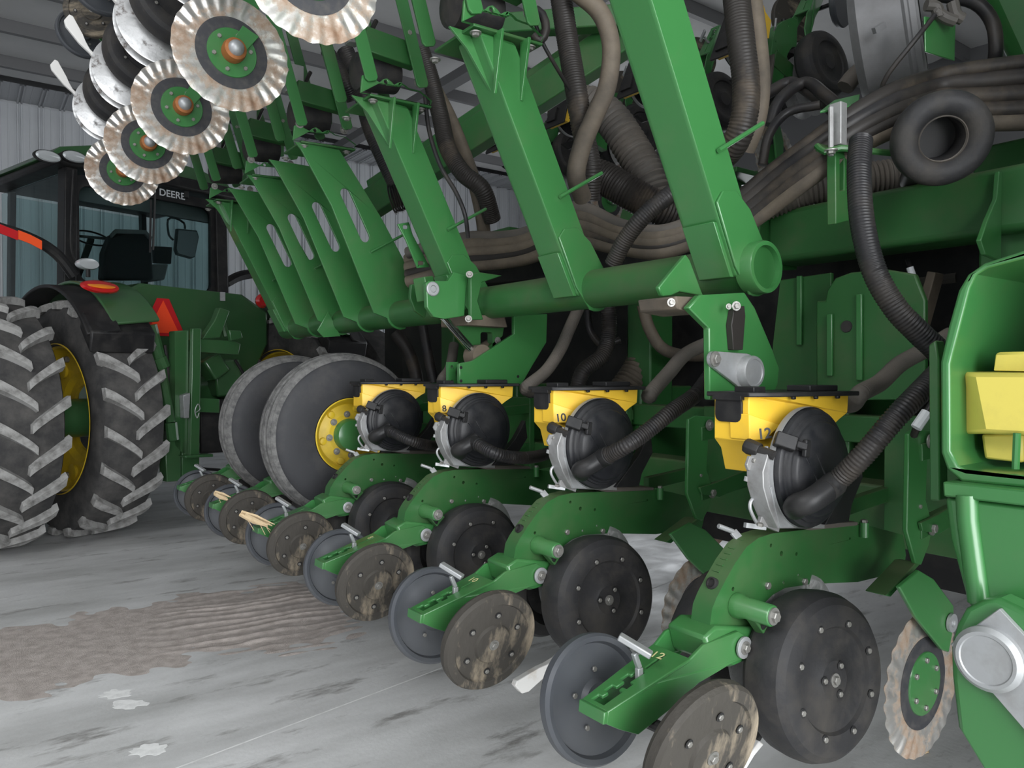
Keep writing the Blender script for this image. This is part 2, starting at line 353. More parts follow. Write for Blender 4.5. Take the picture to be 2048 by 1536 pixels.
def blot(u, v, rx, ry, seed, nm, lab, cat, mt, z=.0004):
    global L0
    c = aZ(u, v, 0); L0 = Vector(c); rnd = random.Random(seed); pts = []
    for i in range(26):
        t = 2*PI*i/26; k = .7+.5*rnd.random(); pts.append((c.x+rx*k*math.cos(t)*.81-ry*k*math.sin(t)*.59, c.y+rx*k*math.cos(t)*-.59-ry*k*math.sin(t)*.81))
    o = G().prZ(pts, 0, z).build(nm, mt); tag(o, lab, cat)
blot(232, 1388, .07, .05, 1, 'paint_spot', 'pale dried spot on the floor, far half of a split pair', 'stain', PALE)
blot(258, 1408, .075, .05, 2, 'paint_spot', 'pale dried spot on the floor, near half of a split pair', 'stain', PALE)
blot(300, 1500, .07, .05, 3, 'paint_spot', 'pale dried spot on the floor at the bottom edge of the photo', 'stain', PALE)
for k, (u, v, a, lab) in enumerate(((1842, 1488, .6, 'curled scrap of dry husk on the floor beneath the right-hand coulter'), (1850, 1506, 2.0, 'tiny dry husk crumb just below the curled scrap'))):
    c = aZ(u, v, 0); L0 = Vector(c); s = .02-.012*k; g = G()
    P = [c+Vector((math.cos(a+t)*s*(1+.2*t), math.sin(a+t)*s, .004+.006*math.sin(t*2)**2)) for t in (0, .7, 1.5, 2.4, 3.2, 4)]
    g.tube(spline(P, .004), .004, 6); tag(g.build('husk_scrap', STRAW), lab, 'debris')

# ================================================================== the tractor behind
TH = math.radians(17); HD = Vector((-math.sin(TH), math.cos(TH), 0)); SD = Vector((math.cos(TH), math.sin(TH), 0)); TC = Vector((1.94, 7.95, 0))
def Tt(s, g, z): return TC+SD*s+HD*g+Vector((0, 0, z))
def tp(u, v, g): return aP(u, v, TC+HD*g, HD)                    # onto a crosswise plane of the tractor
def sg(u, v, g):
    p = tp(u, v, g)-TC; return (p.dot(SD), p.z)
tr = thing('tractor', 'green tractor with dual rear wheels parked beyond the folded planter', 'tractor', TC)
WR, WZ = 1.03, 1.035
def tyre_meshes():
    g = G(); R = WR
    prof = [(.63, -.20), (.66, -.235), (.74, -.255), (.85, -.25), (.93, -.235), (.965, -.215), (.978, -.12), (.983, 0), (.978, .12), (.965, .215), (.93, .235), (.85, .25), (.74, .255), (.66, .235), (.63, .20)]
    g.lathe(prof, Tt(0, 0, WZ), SD, 72, cap=False); ty = mesh_only(shift(g), 'tyre', TYRE, 40)
    g = G(); n = 9; vs = []
    for i in range(n+1):                                        # one chevron lug, axial 0.0 .. 0.25 with sweep
        t = i/n; ax = -.02+.275*t; ph = .02+.20*t**.85; top = WR-.003*t-.035*max(0, t-.8)*5*.6; bot = .955-.03*max(0, t-.7)
        hw = (.030+.010*t)/WR
        for rr, da in ((bot, -hw*1.35), (top, -hw), (top, hw), (bot, hw*1.35)):
            a = ph+da; vs.append(TC+SD*ax+HD*(rr*math.sin(a))+Vector((0, 0, WZ+rr*math.cos(a))))
    fs = [(0, 1, 2, 3), (n*4+3, n*4+2, n*4+1, n*4)]
    for i in range(n):
        for k in range(4): j = (k+1) % 4; fs.append((i*4+k, i*4+j, i*4+4+j, i*4+4+k))
    g.add(vs, fs); lr = mesh_only(shift(g), 'lug', TYRE_L, 25)
    g2 = G(); g2.add([v-SD*(2*(v-TC).dot(SD)) for v in [q+Vector((0, 0, WZ))+TC*0 for q in []]] or [TC+(v+Vector((0, 0, WZ)) - SD*(2*v.dot(SD))) for v in g.v], fs); l2 = mesh_only(shift(g2), 'lug', TYRE_L, 25)
    g = G(); g.lathe([(.645, .235), (.66, .225), (.655, .20), (.615, .18), (.60, .10), (.585, .06), (.40, .02), (.36, -.02), (.30, -.03), (.30, -.06), (.37, -.05), (.41, -.02), (.60, .03), (.63, .1), (.63, -.22), (.655, -.235)], Tt(0, 0, WZ), -SD, 64, cap=False)
    for i in range(8):
        a = 2*PI*i/8+.2; c = Tt(0, .5*math.cos(a), WZ+.5*math.sin(a)); g.lathe([(.07, .035), (.075, .06), (.05, .065)], c, -SD, 14)
    rm = mesh_only(shift(g), 'rim', YELLOW_R, 30)
    g = G(); g.lathe([(.028, .05), (.028, .075), (.02, .085)], (0, 0, 0), -SD, 8); nut = mesh_only(g, 'rim_bolt', ZINC, 30)
    g = G(); g.lathe([(.30, -.08), (.30, .03), (.22, .05), (.20, .11), (.1, .12)], Tt(0, 0, WZ), -SD, 24); hub = mesh_only(shift(g), 'wheel_hub', GREEN_T, 30)
    return ty, lr, l2, rm, nut, hub
def shift(g):
    c = Tt(0, 0, WZ)
    g.v = [v-c for v in g.v]; return g
_L = L0.copy(); L0 = Vector((0, 0, 0)); tym, lr, l2, rm, nut, hubm = tyre_meshes(); L0 = _L
NL = 20
for s, nm, ph, lugs in ((-1.90, 'outer', .03, True), (-1.13, 'inner', .13, True), (1.13, 'inner', 0, True), (1.90, 'outer', .1, False)):
    w_ = inst(tym, tr, Tt(s, 0, WZ)-TC); w_['label'] = {-1.90: 'outermost left rear tyre with worn chevron lugs', -1.13: 'inner left rear tyre under the fender', 1.13: 'inner right rear tyre', 1.90: 'outer right rear tyre'}[s]
    for k in range(NL if lugs else 0):
        for ms, off in ((lr, 0), (l2, .5)):
            o = inst(ms, w_, (0, 0, 0)); a = 2*PI*(k+off)/NL+ph
            o.rotation_mode = 'QUATERNION'; o.rotation_quaternion = Matrix.Rotation(a, 4, SD).to_quaternion()
    r_ = inst(rm, tr, Tt(s, 0, WZ)-TC); r_['label'] = 'yellow rear wheel rim'
    for k in range(10):
        a = 2*PI*k/10
        inst(nut, r_, HD*(.545*math.cos(a))+Vector((0, 0, .545*math.sin(a)))-SD*.0)
    if nm == 'outer': inst(hubm, tr, Tt(s, 0, WZ)-TC)
G().lathe([(.17, -2.1), (.17, 2.1)], Tt(0, 0, WZ), SD, 20).lathe([(.33, -.45), (.36, -.3), (.36, .3), (.33, .45)], Tt(0, 0, WZ), SD, 20).build('axle', GREEN_T, tr)
# fenders: an arc of sheet over each inner tyre, black rubber lip on the outside edge
def arc_strip(s0, s1, r0, r1, a0, a1, n=22, th=.03, taper=None):
    g = G(); vs = []
    for i in range(n+1):
        t = i/n; a = math.radians(a0+(a1-a0)*t); k = taper(t) if taper else (0, 0)
        for s, r in ((s0+k[0], r0+k[1]), (s1, r1), (s1, r1-th), (s0+k[0], r0+k[1]-th)): vs.append(Tt(s, r*math.cos(a), WZ+r*math.sin(a)))
    fs = [(0, 1, 2, 3), (n*4+3, n*4+2, n*4+1, n*4)]
    for i in range(n):
        for k in range(4): j = (k+1) % 4; fs.append((i*4+k, i*4+j, i*4+4+j, i*4+4+k))
    return g.add(vs, fs)
for sgn in (-1, 1):
    arc_strip(sgn*1.26, sgn*.89, 1.15, 1.22, 136, 48, taper=lambda t: (0, .05*math.sin(t*3.1))).build('fender', GREEN_T, tr, bev=.01)
    arc_strip(sgn*1.46, sgn*1.22, 1.10, 1.16, 140, 44, taper=lambda t: (0, .05*math.sin(t*3.1))).build('fender_lip', BLACK, tr, bev=.008)
    G().prX([(0, 0)]*0 or [(-.2, 0), (.2, 0), (.2, .2)], 0, .01) if False else None
    vs = [Tt(sgn*s, 1.13*math.cos(math.radians(a)), WZ+1.13*math.sin(math.radians(a))) for s in (1.44, .92) for a in (140, 128)]
    vs += [v+Vector((0, 0, -.17))+HD*.04 for v in (vs[0], vs[2])]+[v+Vector((0, 0, -.13))+HD*.04 for v in (vs[1], vs[3])]
    G().add(vs, [(0, 1, 3, 2), (4, 5, 7, 6), (0, 2, 5, 4), (1, 6, 7, 3), (0, 4, 6, 1), (2, 3, 7, 5)]).build('fender_skirt', BLACK, tr, bev=.015)
# rear bodywork under the window
g = G().plate([(-.60, 1.25), (.60, 1.25), (.86, 1.75), (.86, 2.10), (.55, 2.27), (-.55, 2.29), (-.86, 2.12), (-.86, 1.75)], TC, SD, (0, 0, 1), -.95, -.10); g.build('bodywork', GREEN_T, tr, bev=.03)
G().box(Tt(0, 2.4, 1.25), (1, 1, 1), Matrix((SD*.9, HD*4.2, Vector((0, 0, .55)))).transposed()).build('chassis', GREEN_T, tr, bev=.02)
G().plate([(-.45, 1.4), (.45, 1.4), (.45, 2.0), (.3, 2.12), (-.3, 2.12), (-.45, 2.0)], TC+HD*5.6, SD, (0, 0, 1), 0, 3.0).build('hood', GREEN_T, tr, bev=.05)
for s in (-.95, .95):
    G().lathe([(.42, -.2), (.72, -.22), (.78, -.12), (.78, .12), (.72, .22), (.42, .2)], Tt(s, 4.6, .79), SD, 40).build('tyre', TYRE, tr)
# cab
CG = .99; P1 = lambda s, z, g=CG: Tt(s, g, z)
zb, zt = 2.30, 3.42
for nm, s0, s1, g0, g1 in (('pillar', -.90, -.78, CG-.05, CG+.12), ('pillar', .78, .92, CG-.05, CG+.12), ('pillar', -.80, -.74, 2.55, 2.65), ('pillar', .74, .80, 2.55, 2.65)):
    pr = [(s0, zb-.3), (s1, zb-.3), (s1-.03*(1 if s0 > 0 else -1), zt+.05), (s0-.03*(1 if s0 > 0 else -1), zt+.05)]
    G().plate(pr, TC, SD, (0, 0, 1), -g1, -g0).build(nm, BLACK, tr, bev=.012)
fr = rrect(-.80, zb-.02, .80, zt, .10); inn = rrect(-.735, zb+.05, .70, zt-.10, .10)
wf = G().plate(fr, TC, SD, (0, 0, 1), -CG-.03, -CG+.03, [inn]).build('window_frame', BLACK, tr, bev=.006)
G().plate(rrect(-.76, zb+.02, .74, zt-.05, .1), TC, SD, (0, 0, 1), -CG-.006, -CG+.006).build('window_glass', GLASS, tr)
for sx in (-.86, .86):
    G().plate([(CG+.1, zb-.35), (2.55, zb-.55), (2.55, zt), (CG+.1, zt)], TC+SD*sx, HD, (0, 0, 1), -.004, .004).build('window_glass', GLASS, tr)
    G().plate([(CG+.1, zb-.40), (2.6, zb-.62), (2.6, zb-.55), (CG+.1, zb-.33)], TC+SD*sx, HD, (0, 0, 1), -.03, .03).build('door_sill', BLACK, tr, bev=.01)
G().plate([(-.78, zb-.5), (.78, zb-.5), (.78, zt), (-.78, zt)], TC+HD*2.62, SD, (0, 0, 1), -.004, .004).build('windscreen_glass', GLASS, tr)
G().plate([(-.86, zb-.62), (.86, zb-.62), (.86, zb-.5), (-.86, zb-.5)], TC+HD*CG, SD, (0, 0, 1), -1.7, .0).build('cab_floor', BLACK, tr)
G().plate([(-.88, zb-.42), (.90, zb-.42), (.90, zb+.01), (.6, zb+.04), (-.6, zb+.04), (-.88, zb+.01)], TC+HD*(CG+.05), SD, (0, 0, 1), -.12, .10).build('cab_panel', BLACK, tr, bev=.02)
G().plate([(-.98, 3.47), (1.0, 3.46), (1.02, 3.53), (.95, 3.60), (-.9, 3.60), (-1.0, 3.52)], TC+HD*(CG-.12), SD, (0, 0, 1), -1.85, 0).build('roof_rim', BLACK, tr, bev=.03)
vs = []; fs = []; n = 12
rt = [(-1.0, 3.56), (-.9, 3.66), (-.6, 3.745), (-.2, 3.775), (.2, 3.775), (.6, 3.745), (.92, 3.66), (1.02, 3.56)]
g = G().plate(rt, TC+HD*(CG-.02), SD, (0, 0, 1), -1.7, .0); g.build('roof', GREEN_T, tr, bev=.05)
G().plate([(-.80, 3.18), (.80, 3.18), (.80, 3.40), (-.80, 3.40)], TC+HD*(CG+.08), SD, (0, 0, 1), -.05, 0).build('roof_liner', LINER, tr)
for u, v in ((95, 313), (148, 314)):
    c = tp(u, v, CG-.16); la = G().lathe([(.075, 0), (.082, .02), (.07, .035), (.04, .04)], c, -HD, 24); la.v = [c+(q-c)+SD*((q-c).dot(SD)*.35)-Vector((0, 0, (q-c).z*.35)) for q in la.v]
    lo = la.build('roof_lamp', LENS, tr); lo['label'] = 'oval clear work lamp in the roof edge'
    b = G().lathe([(.09, -.03), (.092, .01)], c, -HD, 24); b.v = [c+(q-c)+SD*((q-c).dot(SD)*.35)-Vector((0, 0, (q-c).z*.35)) for q in b.v]; b.build('lamp_bezel', BLACK, lo)
c = tp(318, 384, CG-.036); text('JOHN DEERE', wf, c, SD, (0, 0, 1), .105, DECAL, 'window_decal', bold=.0015)
G().tube(spline([tp(300, 362, CG-.04), tp(330, 366, CG-.04), tp(386, 377, CG-.04)], .05), .012, 8).build('window_rail', STEEL, tr)
G().box(tp(372, 383, CG-.03), (.05, .05, .15)).build('latch_block', BLACK, tr, bev=.006)
ml = tp(176, 528, .25); la = G().lathe([(.09, -.06), (.10, .0), (.085, .03), (.03, .035)], ml, -HD, 24); la.v = [ml+(q-ml)-Vector((0, 0, (q-ml).z*.45)) for q in la.v]
lo = la.build('fender_lamp', LENS, tr); G().tube([ml+Vector((0, 0, -.02)), ml+Vector((0, 0, -.12))], .02, 8).build('lamp_stalk', BLACK, lo)
c = tp(200, 574, -.62); la = G().lathe([(.11, -.03), (.135, .0), (.12, .03), (.05, .045)], c, (-HD+Vector((0, 0, .35))), 28); la.v = [c+(q-c)+SD*((q-c).dot(SD)*.15)-Vector((0, 0, (q-c).z*.55)) for q in la.v]
lo = la.build('tail_lamp', RED_L, tr); la2 = G().lathe([(.115, .0), (.10, .036), (.05, .05)], c+Vector((0, 0, .022)), (-HD+Vector((0, 0, .35))), 28); la2.v = [c+(q-c)+SD*((q-c).dot(SD)*.1)-Vector((0, 0, (q-c).z*.75)) for q in la2.v]
la2.build('amber_lens', AMBER, lo)
c = tp(524, 602, -.62); G().lathe([(.06, -.03), (.07, 0), (.05, .03)], c, -HD, 20).build('tail_lamp', RED_L, tr)
# slow-moving-vehicle triangle
g_ = .08; tri = [sg(u, v, g_) for u, v in ((290, 671), (365, 671), (341, 597), (318, 597), (285, 660))]
tri = [(-.395, 0)]*0 or tri
zc = tp(326, 640, g_); bs = (zc-TC).dot(SD); z0 = tp(326, 672, g_).z; z1 = tp(326, 597, g_).z
sm = G().plate([(bs-.205, z0), (bs+.205, z0), (bs+.215, z0+.03), (bs+.06, z1), (bs-.06, z1), (bs-.215, z0+.03)], TC+HD*g_, SD, (0, 0, 1), 0, .006).build('warning_triangle', RED_T, tr); sm['label'] = 'fluorescent orange triangle with red border'
G().plate([(bs-.16, z0+.03), (bs+.16, z0+.03), (bs, z1-.02)], TC+HD*g_, SD, (0, 0, 1), .006, .010).build('orange_centre', ORANGE, sm)
# seat, console, wheel, mirror, wiper inside the cab
st = [sg(u, v, 1.6) for u, v in ((205, 560), (208, 505), (222, 470), (250, 462), (290, 465), (304, 480), (308, 560))]
G().plate(st, TC+HD*1.6, SD, (0, 0, 1), -.14, 0).build('operator_seat', SEAT, tr, bev=.03)
G().plate([sg(u, v, 1.5) for u, v in ((222, 468), (232, 458), (292, 460), (305, 474), (303, 482), (290, 468), (234, 466), (224, 476))], TC+HD*1.5, SD, (0, 0, 1), -.04, 0).build('headrest_trim', LINER, tr, bev=.006)
G().plate([sg(u, v, 1.8) for u, v in ((306, 492), (345, 494), (343, 528), (308, 526))], TC+HD*1.8, SD, (0, 0, 1), -.05, 0).build('monitor', BLACK, tr, bev=.01)
G().plate([sg(u, v, 1.8) for u, v in ((306, 528), (338, 528), (330, 560), (306, 562))], TC+HD*1.8, SD, (0, 0, 1), -.3, 0).build('armrest_console', LINER, tr, bev=.02)
c = tp(182, 478, 2.1); G().lathe([(.19, 0), (.21, .012), (.19, .024)], c, Vector((.1, -.5, .8)), 24, cap=False).bar(c+Vector((.15, 0, .02)), c-Vector((.15, 0, -.02)), .03, .02).bar(c, c+Vector((-.1, .35, -.4)), .07, .07).build('steering_wheel', BLACK, tr)
c = tp(372, 487, 2.7); cn = [sg(u, v, 2.7) for u, v in ((350, 458), (390, 462), (394, 475), (386, 515), (378, 518), (350, 510), (346, 500))]
mi = G().plate(cn, TC+HD*2.7, SD, (0, 0, 1), 0, .06).build('side_mirror', BLACK, tr, bev=.01)
G().plate([(a*.9+.1*(c-TC).dot(SD), z*.9+.1*c.z) for a, z in cn], TC+HD*2.7, SD, (0, 0, 1), .06, .064).build('mirror_glass', CHROME, mi)
G().tube(spline([tp(347, 480, 2.72), tp(338, 470, 2.72), tp(336, 440, 2.72), tp(350, 436, 2.72), tp(368, 446, 2.72), tp(370, 458, 2.72)], .05), .015, 8).build('mirror_arm', BLACK, tr)
G().tube([tp(310, 385, CG-.03), tp(306, 500, CG-.03)], .012, 6).bar(tp(302, 400, CG-.05), tp(300, 505, CG-.05), .02, .012).build('wiper', BLACK, tr)
G().tube(spline([tp(147, 340, CG-.08), tp(143, 420, CG-.1), tp(143, 500, CG-.1), tp(160, 540, CG-.05)], .05), .012, 8).build('corner_handrail', BLACK, tr)
# black extension arm with reflective tapes
ap = [tp(u, v, .55) for u, v in ((-40, 440), (0, 456), (45, 470), (88, 490), (120, 515), (148, 552))]
ar = G().tube(spline(ap, .04), .05, 10).build('light_arm', BLACK, tr)
for a, b, mt in ((-42, 36, RED_T), (37, 84, ORANGE_T)):
    top = [(a, 455+(a)*.33), ((a+b)/2, 455+(a+b)/2*.35), (b, 455+b*.40)]
    P_ = [tp(u, v-7, .49) for u, v in top]+[tp(u, v+11, .49) for u, v in reversed(top)]
    G().add(P_+[p+HD*.01 for p in P_], [(0, 1, 4, 5), (1, 2, 3, 4), (11, 10, 7, 6), (10, 9, 8, 7), (0, 6, 7, 1), (1, 7, 8, 2), (3, 9, 10, 4), (4, 10, 11, 5)]).build('reflective_tape', mt, ar)
G().tube(spline([tp(560-40, 545, 1.4), tp(480, 552, 1.4), tp(452, 566, 1.4)], .05), .06, 8).build('mirror_bracket', BLACK, tr)
# three-point hitch, quick coupler
HG = -.80
def hp(pts, th, nm, mt=GREEN_T, g=HG, bev=.008): return G().plate([sg(u, v, g) for u, v in pts], TC+HD*g, SD, (0, 0, 1), 0, th).build(nm, mt, tr, bev=bev)
hp([(350, 662), (378, 660), (378, 905), (366, 908), (350, 890)], -.10, 'coupler_post')
hp([(379, 657), (397, 657), (393, 912), (374, 912)], .05, 'coupler_post'); hp([(360, 836), (358, 790), (372, 785), (370, 836)], .07, 'coupler_hook', STEEL)
hp([(396, 678), (470, 682), (482, 688), (478, 710), (396, 704)], -.16, 'coupler_crossbar'); hp([(392, 795), (440, 798), (440, 826), (392, 824)], -.12, 'coupler_crossbar')
hp([(356, 910), (412, 906), (412, 912), (356, 914)], .12, 'hitch_plate')
hp([(338, 880), (362, 880), (362, 962), (334, 964), (330, 900)], -.12, 'lower_link_guard'); hp([(364, 880), (400, 885), (398, 960), (364, 960)], -.14, 'drawbar_frame')
hp([(430, 640), (440, 615), (460, 622), (440, 676), (405, 678)], -.08, 'upper_link_bracket'); hp([(452, 660), (476, 662), (480, 676), (456, 682)], .05, 'link_pin_boss')
G().tube([tp(302, 650, HG+.1), tp(322, 728, HG+.1)], .05, 10).tube([tp(322, 728, HG+.1), tp(342, 845, HG)], .038, 10).tube([tp(342, 845, HG), tp(346, 880, HG)], .05, 10).tube([tp(318, 715, HG+.1), tp(326, 735, HG+.1)], .062, 10).build('lift_rod', GREEN_T, tr)
G().tube([tp(440, 625, HG+.1), tp(452, 672, HG+.1)], .03, 8).build('lift_rod', GREEN_T, tr)
G().bar(tp(410, 745, HG+.25), tp(440, 725, HG+.25), .2, .2).bar(tp(445, 720, HG+.4), tp(452, 790, HG+.4), .25, .3).build('hitch_casting', GREEN_T, tr, bev=.02)
G().box(tp(440, 850, HG+.3), (.45, .3, .5)).build('valve_block', BLACK, tr, bev=.02)
for P_ in ([(384, 912), (400, 935), (440, 940)], [(330, 690), (336, 740), (334, 790)], [(470, 720), (500, 760), (520, 720)]): G().tube(spline([tp(u, v, HG+.1) for u, v in P_], .03), .014, 8).build('hydraulic_hose', HOSE_B, tr)
G().tube(spline([tp(u, v, HG-.08) for u, v in ((392, 825), (400, 818), (396, 808), (390, 822), (394, 836), (398, 826))], .01), .004, 6).build('safety_clip', STEEL, tr)
G().box(tp(445, 593, .0), (.05, .02, .09)).build('socket_cap', STEEL, tr)

# ================================================================== planter row units
# every length below is that of the nearest unit (Y about 1.18); the others are moved copies of it
YC = 1.18
def wheel_profile_closing(): return [(.0, .018), (.055, .018), (.06, .010), (.118, .006), (.122, .012), (.146, .010), (.1525, .0), (.1525, -.020), (.147, -.030), (.125, -.026), (.08, -.020), (.0, -.020)]
_s = L0.copy(); L0 = Vector((0, 0, 0))
def wavy_disc():
    g = G(); na, nr = 216, 9; vs = []
    rs = [.02, .09, .112, .13, .148, .165, .182, .195, .2055]
    for sgn in (1, -1):
        for k, r in enumerate(rs):
            am = .0030*min(1, max(0, (r-.128)/.045))**1.1
            for i in range(na):
                t = 2*PI*i/na; z = am*(.75+.35*math.sin(2*t+1)+.2*math.sin(5*t))*math.sin(27*t+(r-.12)*34+.5*math.sin(3*t)); rr = r*(1+(.006*math.sin(25*t+2) if k == nr-1 else 0))
                vs.append((rr*math.cos(t), z-sgn*.0022*(1 if k < nr-1 else .3), rr*math.sin(t)))
    fs = []
    for o_ in (0, nr*na):
        for k in range(nr-1):
            for i in range(na):
                j = (i+1) % na; f = (o_+k*na+i, o_+k*na+j, o_+(k+1)*na+j, o_+(k+1)*na+i); fs.append(f if o_ else tuple(reversed(f)))
    for i in range(na):
        j = (i+1) % na; a = (nr-1)*na; fs.append((a+i, a+j, nr*na+a+j, nr*na+a+i))
    return mesh_only(g.add(vs, fs), 'coulter_disc', BLADE, 60)
WAVY = wavy_disc()
cw = G().lathe(wheel_profile_closing(), (0, 0, 0), (0, -1, 0), 56, cap=False)
CLOSE_N = mesh_only(cw, 'closing_wheel', RUBBER_C, 28)
CLOSE_I = mesh_only(G().lathe([(.0, .014), (.04, .014), (.05, .002), (.10, -.012), (.128, -.010), (.134, .006), (.146, .010), (.1525, .0), (.1525, -.020), (.147, -.030), (.12, -.030), (0, -.03)], (0, 0, 0), (0, -1, 0), 56, cap=False), 'closing_wheel', RUBBER_I, 28)
GAUGE = mesh_only(G().lathe([(.0, .002), (.045, .002), (.052, -.002), (.085, -.006), (.120, -.002), (.126, .006), (.150, .010), (.176, .004), (.192, -.010), (.202, -.034), (.203, -.060), (.199, -.095), (.188, -.112), (.15, -.118), (.12, -.09), (.0, -.08)], (0, 0, 0), (0, -1, 0), 64, cap=False), 'gauge_wheel', RUBBER, 24)
OPEN_D = mesh_only(G().lathe([(.0, .012), (.05, .012), (.07, .004), (.185, .002), (.192, 0), (.185, -.002), (.07, -.002), (0, -.002)], (0, 0, 0), (0, -1, 0), 56, cap=False), 'opener_disc', OPENER, 28)
SEATB = mesh_only(G().lathe([(.0085, .0), (.0105, .003), (.0085, .0035)], (0, 0, 0), (0, -1, 0), 12), 'bolt_seat', BLACK, 28)
L0 = _s
def basis(n):                                                   # a turned disc: axis n, plus two vectors in its plane
    n = Vector(n).normalized(); a = Vector((0, 0, 1)); a = (a-n*a.dot(n)).normalized(); return n, a, n.cross(a)
def disc_bolts(parent, n, R, cnt, ph, h, s=1.0, base=None):
    n, a, b = basis(n); base = base or Vector((0, 0, 0))
    for k in range(cnt):
        t = ph+2*PI*k/cnt
        o = inst(NUT, parent, base+Vector((0, -h, 0))+Vector((R*math.cos(t), 0, R*math.sin(t))), None, s, 'small_bolt')
def put_disc(ms, parent, c, n, roll=0):
    o = inst(ms, parent, Vector(c)-L0, n); o.rotation_mode = 'QUATERNION'
    o.rotation_quaternion = Vector((0, -1, 0)).rotation_difference(Vector(n).normalized()) @ Matrix.Rotation(roll, 3, 'Y').to_quaternion(); return o

def build_unit(name, label, low=True, number=None):
    u = thing(name, label, 'row unit', (2.15, 1.0, .58) if not low else (1.7, YC, .42), None)
    ya, yb = YC-.04, YC+.017; ym = YC-.012
    # cast frame with its curved tail
    out = [(1419, 1258), (1424, 1219), (1433, 1196), (1452, 1159), (1470, 1127), (1493, 1094), (1517, 1076), (1544, 1067), (1605, 1060), (1716, 1050), (1745, 1053), (1806, 1070), (1812, 1110), (1806, 1146), (1753, 1155), (1716, 1164), (1623, 1168), (1570, 1176), (1545, 1190), (1530, 1205), (1515, 1225), (1505, 1258)]
    hol = [((1542, 1091), 4.5), ((1563, 1107), 6), ((1593, 1108), 4.5), ((1567.5, 1165), 4), ((1466, 1178), 4.5), ((1597, 1150), 3), ((1700, 1077), 3)]
    if not low: out = out[:9]+[(1650, 1058), (1650, 1166)]+out[16:]; hol = hol[:5]
    P = sY(out, ya); HO = []
    for (hu, hv), r in hol:
        c = aY(hu, hv, ya); HO.append(list(reversed(circ(c.x, c.z, r*1.75/1500, 10))))
    G().prY(P, ya, yb, HO).build('shank_frame', GREEN_D if low else GREEN, u, bev=.006)
    # depth-setting quadrant: teeth over a black strip painted as slot shade, and its lever
    g = G(); sl = G(); pts = [aY(a, b, ym) for a, b in ((1414, 1190), (1433, 1158), (1451, 1127), (1474, 1096), (1497, 1079), (1525, 1067))]; pth = spline(pts, .009); cc = sum(pts, Vector())/6+Vector((.10, 0, -.06))
    lo_, hi_ = int(len(pth)*.28), int(len(pth)*.92)
    for i in range(lo_, hi_):
        p = pth[i]; tg = (pth[i+1]-pth[i-1]).normalized(); nn = Vector((-tg.z, 0, tg.x)); R3 = Matrix((tg, Vector((0, 1, 0)), nn)).transposed()
        sl.box(p+nn*.0006, (.0095, .032, .002), R3)
        if i % 2: g.box(p+nn*.0035+Vector((0, .008, 0)), (.005, .018, .006), R3)
    sl.build('slot_shade_strip', BLACK, u); g.build('notch_rack', GREEN_D, u)  # raised black strip paints the shade inside a slot
    c = aY(1423, 1166, ym); G().lathe([(.015, -.012), (.015, .002), (.011, .003), (.010, -.003), (0, -.003)], c, (-.9, 0, .42), 18).build('hole_shade_ring', BLACK, u)  # black disc and ring paint the dark of a round recess
    lv = [aY(1437, 1052, YC+.03), aY(1466, 1063, YC+.02), aY(1486, 1086, YC)]
    G().tube(lv[:2], .0065, 10).bar(lv[1], lv[2], .022, .007).build('depth_lever', STEEL, u, bev=.001)
    for (bu, bv), s in (((1534, 1171), 1.0), ((1608, 1163), 1.0))[:2 if low else 1]: bolt(u, aY(bu, bv, ya), s=s, small=False if s > 1 else True).scale = (1.6,)*3
    # gauge wheel arm pivot
    c = aY(1546.5, 1232.5, 1.035); bs = G().lathe([(.030, -.105), (.030, -.085), (.0255, -.075), (.0255, -.004), (.023, 0)], c, (0, -1, 0), 28).build('gauge_pivot_boss', GREEN, u, bev=.0015)
    bolt(bs, c, s=1.25)
    G().lathe([(.008, -.09), (.010, -.06), (.006, -.045)], c+Vector((-.01, -.01, .022)), (-.3, -.6, .7), 8).build('grease_blob', BLACK, u)
    ga = G().bar(c+Vector((.0, .05, 0)), Vector((1.675, 1.10, .711)), .05, .03).lathe([(.035, -.02), (.035, .02)], Vector((1.675, 1.10, .711)), (0, 1, 0), 16); ga.build('gauge_arm', GREEN_D, u, bev=.004)
    # closing-wheel arm: two cheeks, a notched top plate and a rounded tail
    side = [(1215, 1424), (1300, 1369), (1382, 1317), (1407, 1291), (1440, 1278), (1478, 1263), (1497, 1275), (1501, 1297), (1492, 1316), (1462, 1328), (1438, 1343), (1400, 1365), (1340, 1420), (1277, 1470), (1240, 1460), (1213, 1449)]
    def hw(x): return .040+.030*max(0, min(1, (x-1.12)/.34))
    ST = aY(1215, 1424, YC-.04); x0 = ST.x
    S2 = []
    for a, b in side:
        p = aY(a, b, YC-.045)
        for _ in range(3): p = aY(a, b, YC-hw(p.x))
        S2.append((p.x, p.z))
    g = G()
    g.prY(S2, 0, 1, warp=lambda p, far: Vector((p.x, YC-hw(p.x)+(.009 if far else 0), p.z)))
    g.prY(S2, 0, 1, warp=lambda p, far: Vector((p.x, YC+hw(p.x)-(.009 if far else 0), p.z)))
    tail, A2 = Vector((S2[0][0], YC, S2[0][1])), Vector((S2[2][0], YC, S2[2][1])); ex = (A2-tail).normalized(); ln = (A2-tail).length
    ey = Vector((0, 1, 0)); w0, w1 = hw(S2[0][0]), hw(S2[2][0])
    plate = [(0.0, -w0), (ln, -w1), (ln, w1), (0, w0)]
    k = ln
    cut = [(.05*k, -.016), (.28*k, -.016), (.28*k, -.004), (.33*k, -.004), (.33*k, -.016), (.42*k, -.016), (.42*k, -.004), (.60*k, -.008), (.60*k, .012), (.50*k, .012), (.50*k, .022), (.40*k, .022), (.40*k, .008), (.30*k, .008), (.30*k, .022), (.20*k, .022), (.20*k, .008), (.13*k, .010), (.13*k, .022), (.05*k, .022)]
